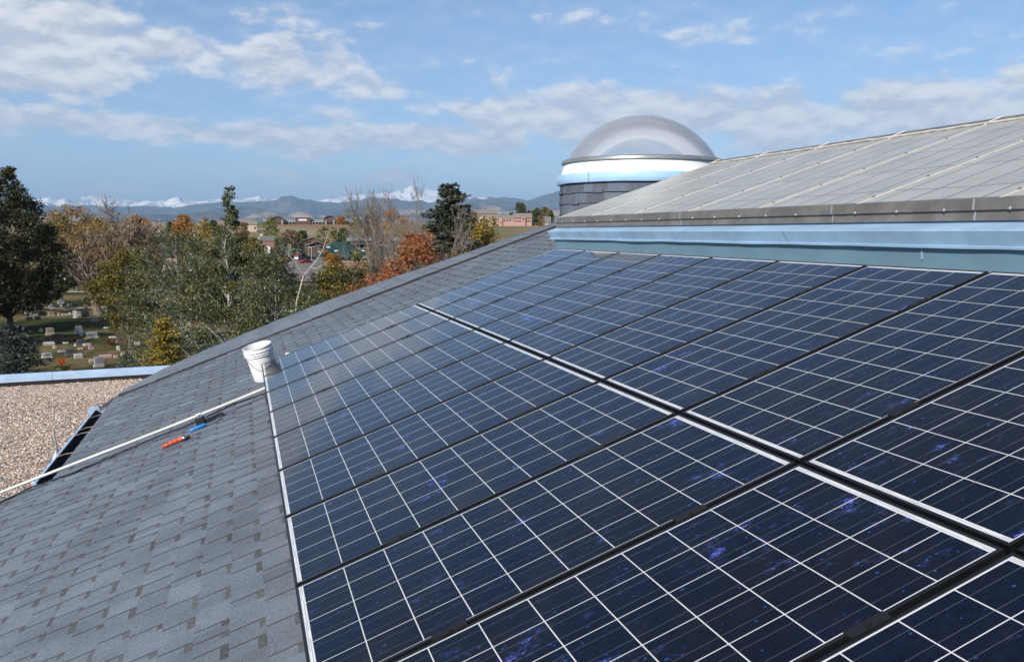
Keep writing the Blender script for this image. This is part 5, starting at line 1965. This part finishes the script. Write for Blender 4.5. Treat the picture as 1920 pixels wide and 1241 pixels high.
def build_town():
    brick = mat('red_brick', (.30, .13, .10), .85, var=.15, vscale=2)
    brown = mat('brown_siding', (.13, .065, .045), .85, var=.2, vscale=1)
    maroon = mat('maroon_wall', (.095, .055, .047), .8, var=.15, vscale=1)
    grey_r = mat('grey_shingle_far', (.14, .135, .13), .9, var=.15)
    teal_r = mat('grey_green_roof', (.20, .245, .24), .6, var=.12, vscale=.5)
    green_r = mat('dark_green_metal_roof', (.012, .050, .040), .5, var=.12, vscale=.6)
    white = mat('white_siding', (.72, .70, .67), .7, var=.06)
    tan = mat('tan_stucco', (.50, .38, .29), .85, var=.08)
    pinkw = mat('pink_brick', (.42, .24, .20), .85, var=.12, vscale=1)
    tanroof = mat('taupe_shingle_far', (.20, .175, .145), .9, var=.12)
    # shopping building on the rise
    D = 900
    e, k, p = at_obj('shopping_building', 'long brown shopping building with arched gables and a grey green roof on the rise', 'building', 600, D)

    def X(x):
        return (x - 600) * k

    def Z(y):
        return (436.2 - y) * k + H - p.z
    q = MB()
    q.box(X(498), X(705), 0, 14, -2, Z(417))
    q.build('wall', brown, e)
    q = MB()
    q.prism([(-1.6, Z(417.6)), (5, Z(412)), (15, Z(412)), (15, Z(417.2)), (-1.5, Z(418.2))], X(496), X(628), 'x')
    q.prism([(-1.6, Z(417.4)), (5, Z(413)), (15, Z(413)), (15, Z(417.1)), (-1.5, Z(418))], X(641), X(706), 'x')
    q.build('roof', teal_r, e)
    for (x0, x1, yb, yt, lab) in ((512, 536, 414.5, 407.5, 1), (608, 629, 413.5, 405.8, 2), (681, 700, 413, 405.5, 3)):
        q = MB()
        n = 10
        prof = [(X(x0), -2), (X(x1), -2)] + [(X((x0 + x1) / 2) + (X(x1) - X(x0)) / 2 * math.cos(math.pi * i / n), Z(yb) + (Z(yt) - Z(yb)) * math.sin(math.pi * i / n)) for i in range(n + 1)]
        q.prism(prof, -4, 10, 'y')
        g_ = q.build('arched_gable', maroon, e)
        q = MB()
        xm = X((x0 + x1) / 2)
        hw = (X(x1) - X(x0)) / 2 + .6
        arc = [(xm + hw * math.cos(math.pi * i / n), Z(yb) + (Z(yt) - Z(yb) + .5) * math.sin(math.pi * i / n)) for i in range(n + 1)]
        arc2 = [(xm + (hw - .8) * math.cos(math.pi * i / n), Z(yb) + (Z(yt) - Z(yb) - .2) * math.sin(math.pi * i / n)) for i in range(n, -1, -1)]
        q.prism(arc + arc2, -5.5, 10.5, 'y')
        q.build('arched_roof', grey_r, g_)
        for dx in (-.62, .62):
            q = MB()
            q.box(xm + hw * dx - .45, xm + hw * dx + .45, -5.2, -4.3, -1, Z(yb))
            q.build('column', tan, g_)
        q = MB()
        q.box(xm - hw * .4, xm + hw * .4, -4.06, -3.9, -1, Z(yb + 3.5))
        q.build('entrance', GLS, g_)
    q = MB()
    q.box(X(556), X(583), -3, 9, -1, Z(410))
    blk = q.build('raised_block', maroon, e)
    q = MB()
    q.box(X(555), X(584), -3.6, 9.5, Z(410), Z(409.3))
    q.build('cornice', mat('red_trim', (.25, .06, .05), .7), blk)
    q = MB()
    q.box(X(561.5), X(576.5), -3.25, -3.01, Z(415.2), Z(412.2))
    q.build('sign', white, blk)
    windows(e, [X(x) for x in (502, 507, 539, 543, 547, 551, 587, 591, 595, 599, 603, 633, 637, 645, 650, 655, 660, 665, 670, 675)], 0, .3, Z(419.2), 1.5)
    for x in range(538, 606, 6):
        if 554 < x < 586:
            continue
        q = MB()
        q.box(X(x) - .2, X(x) + .2, -1.4, -1.0, -1, Z(418.4))
        q.build('column', tan, e)
    # white and low brown neighbours
    e, k, p = at_obj('commercial_building', 'small white box building at the right of the shopping building', 'building', 672, 930)
    q = MB(); q.box(-5 * k, 5 * k, 0, 9, -2, (436.2 - 408) * k + H - p.z); q.build('wall', white, e)
    q = MB(); q.box(-5 * k - .3, 5 * k + .3, -.3, 9.3, (436.2 - 408) * k + H - p.z, (436.2 - 407.5) * k + H - p.z); q.build('roof', grey_r, e)
    windows(e, [-2 * k, 1.6 * k], 0, 1, 3.2, 1.4)
    for (xx, w, yt, D, col, rf, lab) in ((292, 30, 417.5, 620, pinkw, tanroof, 'far pinkish house left of the bright orange tree'),
                                       (440, 62, 415, 760, pinkw, tanroof, 'long far pink building right of the poplar top'),
                                       (470, 22, 414, 700, tan, tanroof, 'far tan block house at the left end of the shopping building'),
                                       (650, 26, 410.5, 960, brown, grey_r, 'far brown building between the arched gables and the white box'),
                                       (720, 24, 414, 850, pinkw, grey_r, 'far reddish building behind the slender bare tree'),
                                       (385, 26, 418, 640, tan, tanroof, 'far tan house behind the poplar top'),
                                       (1025, 14, 407, 700, tan, grey_r, 'far small tan house left of the drum'),
                                       (240, 20, 422, 560, tan, tanroof, 'far tan house behind the orange gold tree'),
                                       (874, 18, 412, 820, maroon, grey_r, 'low dark red house left of the tan hall')):
        e, k, p = at_obj('distant_house', lab, 'house', xx, D, 'houses on the skyline')
        zt = H + (436.2 - yt) * k - p.z
        zt = max(zt, 4)
        w_ = w * k
        q = MB(); body(q, -w_ / 2, w_ / 2, 0, 9, -2, zt * .62, zt, 'x'); q.build('wall', col, e)
        q = MB(); gable(q, -w_ / 2, w_ / 2, 0, 9, zt * .62, zt); q.build('roof', rf, e)
        windows(e, np.linspace(-w_ * .36, w_ * .36, max(2, int(w_ / 4))), 0, zt * .22, zt * .44, 1.1)
    # tan hall
    D = 880
    e, k, p = at_obj('church_hall', 'tan hall with a high taupe roof and an arched window gable on the right skyline', 'building', 911, D)

    def Z(y):
        return (436.2 - y) * k + H - p.z
    W = 22.5 * k
    q = MB(); q.box(-W, W, 4, 22, -2, Z(410.8)); q.box(-19 * k, 21 * k, 10, 24, Z(410.8), Z(401)); q.build('wall', tan, e)
    q = MB(); q.prism([(2.5, Z(411.5)), (9.9, Z(401.8)), (9.9, Z(402.6)), (2.5, Z(412.4))], -W - .5, W + .5, 'x')
    q.prism([(8.8, Z(401)), (17, Z(393.6)), (25, Z(400)), (25, Z(401)), (8.8, Z(401.7))], -19.5 * k, 22.5 * k, 'x')
    q.build('roof', tanroof, e)
    q = MB(); body(q, -20 * k, 13 * k, 0, 4, -2, Z(413.5), Z(403.6), 'y'); g_ = q.build('front_gable', tan, e)
    q = MB(); gable(q, -20 * k, 13 * k, 0, 6, Z(413), Z(402.8), .5, 'y'); q.build('gable_roof', tanroof, g_)
    q = MB()
    cx_ = -1.5 * k - 2.0 * k
    n = 8
    prof = [(cx_ - 1.7 * k, .4), (cx_ + 1.7 * k, .4)] + [(cx_ + 1.7 * k * math.cos(math.pi * i / n), Z(407) + 1.8 * k * math.sin(math.pi * i / n)) for i in range(n + 1)]
    q.prism(prof, -.08, .12, 'y')
    q.build('arched_window', GLS, g_)
    windows(g_, [cx_ - 5 * k, cx_ + 5 * k], 0, .4, Z(411.5), 2.4)
    # pink apartments
    D = 880
    e, k, p = at_obj('apartment_block', 'pink two storey apartment block with taupe roofs right of the tan hall', 'building', 966, D)

    def Z(y):
        return (436.2 - y) * k + H - p.z
    q = MB()
    q.box(-4 * k, 31 * k, 0, 12, -2, Z(409.5))
    body(q, 12 * k, 19 * k, -2, -.01, -2, Z(409), Z(405.5), 'y')
    q.box(-32 * k, -4.1 * k, 2, 12, -2, Z(412.5))
    body(q, -31 * k, -24 * k, .5, 1.95, -2, Z(412), Z(407.8), 'y')
    q.build('wall', pinkw, e)
    q = MB()
    gable(q, -4 * k, 31 * k, 0, 12, Z(409.5), Z(400.8))
    gable(q, -32 * k, -4.7 * k, 2, 12, Z(412.5), Z(404.5))
    q.build('roof', tanroof, e)
    q = MB()
    gable(q, 12 * k, 19 * k, -2, 4, Z(409), Z(404.8), .3, 'y')
    gable(q, -31 * k, -24 * k, .5, 5, Z(412), Z(407.2), .3, 'y')
    q.build('gable_roof', tanroof, e)
    for z0_, z1_ in ((.6, 2.0), (3.4, 4.8)):
        windows(e, [x * k for x in (-1, 3, 7, 10, 22, 25, 28)], 0, z0_ + Z(418.5), z1_ + Z(418.5), 1.2)
    windows(e, [x * k for x in (-28, -20, -15, -10)], 2 if False else 1.9, Z(416.5), Z(414.2), 1.2)
    windows(e, [15.5 * k], -2, Z(414), Z(410), 1.6)
    # building with the dark green roof
    D = 262
    e, k, p = at_obj('green_roofed_building', 'low brick building with a broad dark green roof and white clerestory band', 'building', 690, D)

    def X(x):
        return (x - 690) * k

    def Z(y):
        return (436 - y) * k + H - p.z
    q = MB(); q.box(X(612), X(842), 0, 22, -.2, Z(484)); q.build('wall', brick, e)
    windows(e, [X(x) for x in (640, 648, 656, 664, 672, 680, 688, 696, 704, 712, 720, 728, 740, 752, 764, 776)], 0, Z(484) + .05 - .9, Z(484) - .05, .95)
    q = MB(); q.box(X(611), X(843), -.12, -.001, Z(484) - 1.12, Z(484) - .98); q.build('sill_band', white, e)
    q = MB()
    zt_, zb_ = Z(455.5), Z(482.5)
    x0, x1 = X(590), X(845)
    q.add([(x0, -1.4, zb_), (x1, -1.4, zb_), (x1, 23.4, zb_), (x0, 23.4, zb_), (X(622), 9, zt_), (X(822), 9, zt_), (X(822), 13, zt_), (X(622), 13, zt_)],
          [(0, 1, 5, 4), (1, 2, 6, 5), (2, 3, 7, 6), (3, 0, 4, 7), (4, 5, 6, 7), (3, 2, 1, 0)])
    rf = q.build('roof', green_r, e)
    q = MB(); q.box(X(657), X(790), 4.2, 12, Z(459.5), Z(451)); q.build('clerestory', white, e)
    for i in range(9):
        a = X(659.5) + i * 14.2 * k
        q = MB(); q.box(a, a + 11.6 * k, 4.1, 4.25, Z(455.6), Z(452)); q.build('clerestory_window', GLS, e)
    q = MB(); q.prism([(2.6, Z(451.6)), (9, Z(446.8)), (14, Z(451)), (14, Z(451.8)), (2.6, Z(452.4))], X(649), X(795), 'x'); q.build('upper_roof', teal_r, e)
    q = MB(); q.prism([(-4.5, Z(484)), (-1.3, Z(477.5)), (-1.3, Z(479)), (-4.5, Z(485.2))], X(716), X(760), 'x'); q.build('canopy', teal_r, e)
    for xx, yy in ((616, 463), (630, 470), (680, 470), (690, 477)):
        q = MB(); q.box(X(xx) - .5, X(xx) + .5, 1.5, 2.2, Z(yy + 2), Z(yy)); q.build('roof_vent', white, rf)
    # brown cabins
    e, k, p = at_obj('wooden_house', 'dark red brown two storey timber house with broad eaves behind the lamp posts', 'house', 586, 430)

    def X(x):
        return (x - 586) * k

    def Z(y):
        return (436 - y) * k + H - p.z
    q = MB(); body(q, X(571), X(600), 4, 12, -.5, Z(452), Z(445.5), 'y'); q.build('wall', brown, e)
    q = MB(); gable(q, X(571), X(600), 4, 12, Z(451), Z(445), .9, 'y'); q.build('roof', grey_r, e)
    windows(e, [X(575), X(581), X(590), X(596)], 4, Z(456.5), Z(453), 1.1)
    e2 = e
    q = MB(); body(q, X(578), X(610), -3, 3.9, -.5, Z(461), Z(453), 'y'); w_ = q.build('porch_wing', maroon, e2)
    q = MB(); gable(q, X(574), X(613), -4, 3.9, Z(461), Z(452.5), .6, 'y'); q.build('wing_roof', tanroof, w_)
    windows(w_, [X(585), X(593), X(601)], -3, Z(466), Z(462.5), 1.2)
    e, k, p = at_obj('grey_roofed_house', 'grey roofed brick house with a small white gable left of the dark conifers', 'house', 500, 440)

    def X(x):
        return (x - 500) * k

    def Z(y):
        return (436 - y) * k + H - p.z
    q = MB(); body(q, X(488), X(513), 2, 12, -.5, Z(452.5), Z(443), 'x'); q.build('wall', brick, e)
    q = MB(); gable(q, X(488), X(513), 2, 12, Z(452), Z(442.8)); q.build('roof', grey_r, e)
    q = MB(); body(q, X(489), X(506), -4, 1.9, -.5, Z(464), Z(458), 'y'); g_ = q.build('garage', white, e)
    q = MB(); gable(q, X(489), X(506), -4.4, 1.9, Z(463.5), Z(457.4), .3, 'y'); q.build('garage_roof', tanroof, g_)
    q = MB(); q.box(X(493), X(502), -4.1, -3.98, -.1, Z(466)); q.build('garage_door', tan, g_)
    e, k, p = at_obj('white_house', 'small white gabled house above the grey roofed one', 'house', 489, 520)
    h_ = H + (436 - 436.5) * k - p.z
    q = MB(); body(q, -6 * k, 6 * k, 0, 8, -.5, h_ * .66, h_, 'y'); q.build('wall', white, e)
    q = MB(); gable(q, -6 * k, 6 * k, 0, 8, h_ * .66, h_, .3, 'y'); q.build('roof', grey_r, e)
    windows(e, [-2 * k, 2.5 * k], 0, h_ * .3, h_ * .5, 1.1)
    e, k, p = at_obj('brick_house', 'red brick house with a white gable behind the silver poplar', 'house', 466, 330)
    h_ = H + (436 - 457) * k - p.z
    q = MB(); body(q, -10 * k, 10 * k, 0, 8, -.2, h_ * .6, h_, 'y'); q.build('wall', brick, e)
    q = MB(); gable(q, -10 * k, 10 * k, 0, 8, h_ * .6, h_, .4, 'y'); q.build('roof', white, e)
    windows(e, [-5 * k, 5 * k], 0, .8, 2, 1.1)
    e, k, p = at_obj('green_shed', 'dark green roofed shed glimpsed through the white poplar branches', 'shed', 310, 260)
    h_ = H + (436 - 458) * k - p.z
    q = MB(); body(q, -16 * k, 16 * k, 0, 6, -.2, h_ * .55, h_, 'x'); q.build('wall', tan, e)
    q = MB(); gable(q, -16 * k, 16 * k, 0, 6, h_ * .55, h_); q.build('roof', mat('grey_green_tin', (.07, .10, .085), .6), e)
    e, k, p = at_obj('cream_house', 'cream walled house behind the trees at the back of the cemetery', 'house', 118, 200)
    h_ = H + (436 - 512) * k - p.z
    h_ = max(h_, 3.2)
    q = MB(); body(q, -10 * k, 10 * k, 0, 7, -.2, h_ * .7, h_, 'y'); q.build('wall', white, e)
    q = MB(); gable(q, -10 * k, 10 * k, 0, 7, h_ * .7, h_, .4, 'y'); q.build('roof', grey_r, e)
    windows(e, [-4 * k, 4 * k], 0, .8, 1.9, 1.0)

    # parking lot sheet with painted bay lines
    def sheet(name, pts_, z, m, kind='structure'):
        V = []
        for x, y in pts_:
            v, D_ = gpoint(x, y)
            V.append((v.x, v.y, gz(v.x, v.y) + z))
        o = fast_mesh(name, V, [tuple(range(len(V)))], m)
        tag(o, kind=kind)
    sheet('parking_lot', [(440, 530), (720, 530), (640, 486), (480, 486)], .25, mat('worn_asphalt', (.17, .145, .135), .9, var=.15, vscale=.2))
    sheet('street', [(560, 512), (860, 512), (860, 500), (560, 500)], .27, mat('street_asphalt', (.20, .19, .185), .9, var=.1, vscale=.2))
    sheet('grass_strip', [(455, 480), (640, 480), (640, 472), (455, 472)], .2, mat('strip_grass', (.10, .13, .045), .95, var=.2, vscale=.3))
    q = MB()
    for (x0, x1, y) in ((533, 578, 488.5), (546, 570, 497), (541, 554, 503), (545, 576, 507), (540, 563, 512), (556, 580, 513), (640, 668, 497), (700, 740, 497.5)):
        a, _ = gpoint(x0, y)
        b_, _ = gpoint(x1, y)
        q.add([(a.x, a.y, .29), (b_.x, b_.y, .29), (b_.x, b_.y + 1.6, .29), (a.x, a.y + 1.6, .29)], [(0, 1, 2, 3)])
    tag(q.build('parking_markings', mat('faded_white_paint', (.55, .52, .49), .8)), kind='structure')
    # field bands on the right
    for nm, y0, y1, x0, x1, D, c in (('dirt_track', 426, 427, 870, 1050, 560, (.42, .33, .26)), ('brown_field', 0, 0, 0, 0, 0, None)):
        if c is None:
            continue
        V = []
        for (x, dd) in ((x0, D), (x1, D), (x1, D + 26), (x0, D + 26)):
            pp = place(x, dd)
            V.append((pp.x, pp.y, pp.z + .5))
        tag(fast_mesh(nm, V, [(0, 1, 2, 3)], mat(nm, c, .95)), kind='structure')
    # parked cars
    tyre = mat('tyre', (.012, .012, .012), .9)

    def car(px, py, colour, cn, label, D_=None, yaw=.4, first=[None]):
        v, D = gpoint(px, py)
        e = empty('parked_car', (v.x, v.y, gz(v.x, v.y) + .25), yaw)
        tag(e, label, 'car', 'cars parked in the lot')
        m = mat('car_paint_' + cn, colour, .3, .2, var=.04)
        prof = [(-2.2, .35), (-2.2, .75), (-1.9, .88), (-1.1, .95), (-.55, 1.38), (.75, 1.42), (1.45, 1.0), (2.1, .92), (2.2, .7), (2.2, .35)]
        q = MB(); q.prism(prof, -.86, .86, 'y'); q.build('body', m, e, bevel=.06)
        q = MB(); q.prism([(-1.0, .98), (-.55, 1.34), (.72, 1.37), (1.3, 1.0)], -.875, .875, 'y'); q.build('window', GLS, e)
        for sx in (-1.35, 1.35):
            for sy in (-.80, .80):
                q = MB(); q.tube([(sx, sy - .1, .32), (sx, sy + .1, .32)], .32, 14); q.build('wheel', tyre, e)
    car(533, 488, (.02, .025, .03), 'black', 'black parked car at the left end of the row', yaw=1.2)
    car(538, 489.5, (.75, .42, .03), 'yellow', 'yellow orange parked car beside the black one', yaw=1.2)
    car(549, 488, (.015, .03, .06), 'navy', 'dark blue parked car next to the yellow one', yaw=.3)
    car(556, 489, (.55, .53, .53), 'silver', 'silver parked car in the middle of the row', yaw=1.3)
    car(563, 487, (.03, .04, .05), 'charcoal', 'charcoal parked car right of the silver one', yaw=.2)
    car(573, 488, (.40, .42, .45), 'grey', 'grey parked car between the two lamp posts', yaw=.2)
    car(582, 488, (.03, .03, .035), 'black', 'black parked car at the right end of the row', yaw=.2)
    car(573, 495, (.30, .02, .03), 'red', 'dark red car alone in the second row', yaw=.5)
    car(652, 500, (.72, .72, .72), 'white', 'white car on the street before the brick building', yaw=0.)
    car(713, 504, (.72, .72, .72), 'white', 'white car on the street left of the rust oak', yaw=.1)
    car(455, 484, (.72, .72, .72), 'white', 'white car seen through the poplar leaves', yaw=.1)
    car(945, 437.8, (.8, .8, .8), 'white', 'white vehicle in the field right of the yellow tree', yaw=.2)
    # lamp posts
    gm = mat('lamp_grey', (.42, .45, .46), .5, .3)
    for x, yb, yt, lab in ((546, 485, 460, 'tall double headed lamp post at the left of the lot'), (542.5, 489, 472, 'short lamp post in front of the tall left one'),
                           (558, 486, 467, 'lamp post behind the dark blue car'), (579, 488, 464.5, 'tall lamp post right of the charcoal car'),
                           (584.5, 489, 463, 'double headed lamp post at the right of the lot'), (604, 496, 472, 'lamp post near the orange shrub'),
                           (560, 480, 470, 'small lamp post on the grass strip')):
        v, D = gpoint(x, yb)
        k = D / F
        h_ = (yb - yt) * k
        e = empty('lamp_post', (v.x, v.y, gz(v.x, v.y)))
        tag(e, lab, 'lamp post', 'lamp posts in the parking lot')
        q = MB(); q.tube([(0, 0, 0), (0, 0, h_)], [.13, .09], 8); q.tube([(-.9, 0, h_), (.9, 0, h_)], .05, 6); q.build('post', gm, e)
        for sx in (-1, 1):
            q = MB(); q.bevbox(sx * .95 - .45, sx * .95 + .45, -.25, .25, h_ - .08, h_ + .1, .03); q.build('lamp_head', mat('lamp_housing', (.6, .62, .62), .5), e)
    # red and white sign
    e, k, p = at_obj('parking_sign', 'small red and white sign panel standing among the parked cars', 'sign', 554.5, 335)
    q = MB(); q.tube([(0, 0, 0), (0, 0, 2.0)], .05, 6); q.build('post', gm, e)
    q = MB(); q.box(-.7, .7, -.06, .06, .9, 1.7); q.build('panel', white, e)
    q = MB(); q.box(-.7, .7, -.06, .06, 1.702, 2.4); q.build('upper_panel', mat('sign_red', (.5, .04, .03), .6), e)
    # fence line and retaining wall under the shopping building
    e, k, p = at_obj('terrace_wall', 'long low brown terrace wall below the shopping building', 'wall', 590, 800)
    q = MB(); q.box(-75 * k, 75 * k, 0, 1, -1, 1.8); q.build('wall_face', mat('terrace_brown', (.20, .12, .09), .9), e)


build_town()

# ------------------------------------------------------------------ air
def build_haze():
    q = MB()
    q.box(-90000, 90000, -30000, 95000, -72, 3300)
    m = bpy.data.materials.new('haze_air')
    m.use_nodes = True
    nt = m.node_tree
    nt.nodes.clear()
    o_ = nt.nodes.new('ShaderNodeOutputMaterial')
    pv = nt.nodes.new('ShaderNodeVolumePrincipled')
    pv.inputs['Color'].default_value = (.48, .71, 1.0, 1)
    pv.inputs['Density'].default_value = HAZE
    pv.inputs['Anisotropy'].default_value = .0
    nt.links.new(pv.outputs[0], o_.inputs['Volume'])
    o = q.build('haze', m)
    tag(o, 'thin blue air haze over the whole landscape', kind='stuff')


HAZE = 2.8e-5
build_haze()
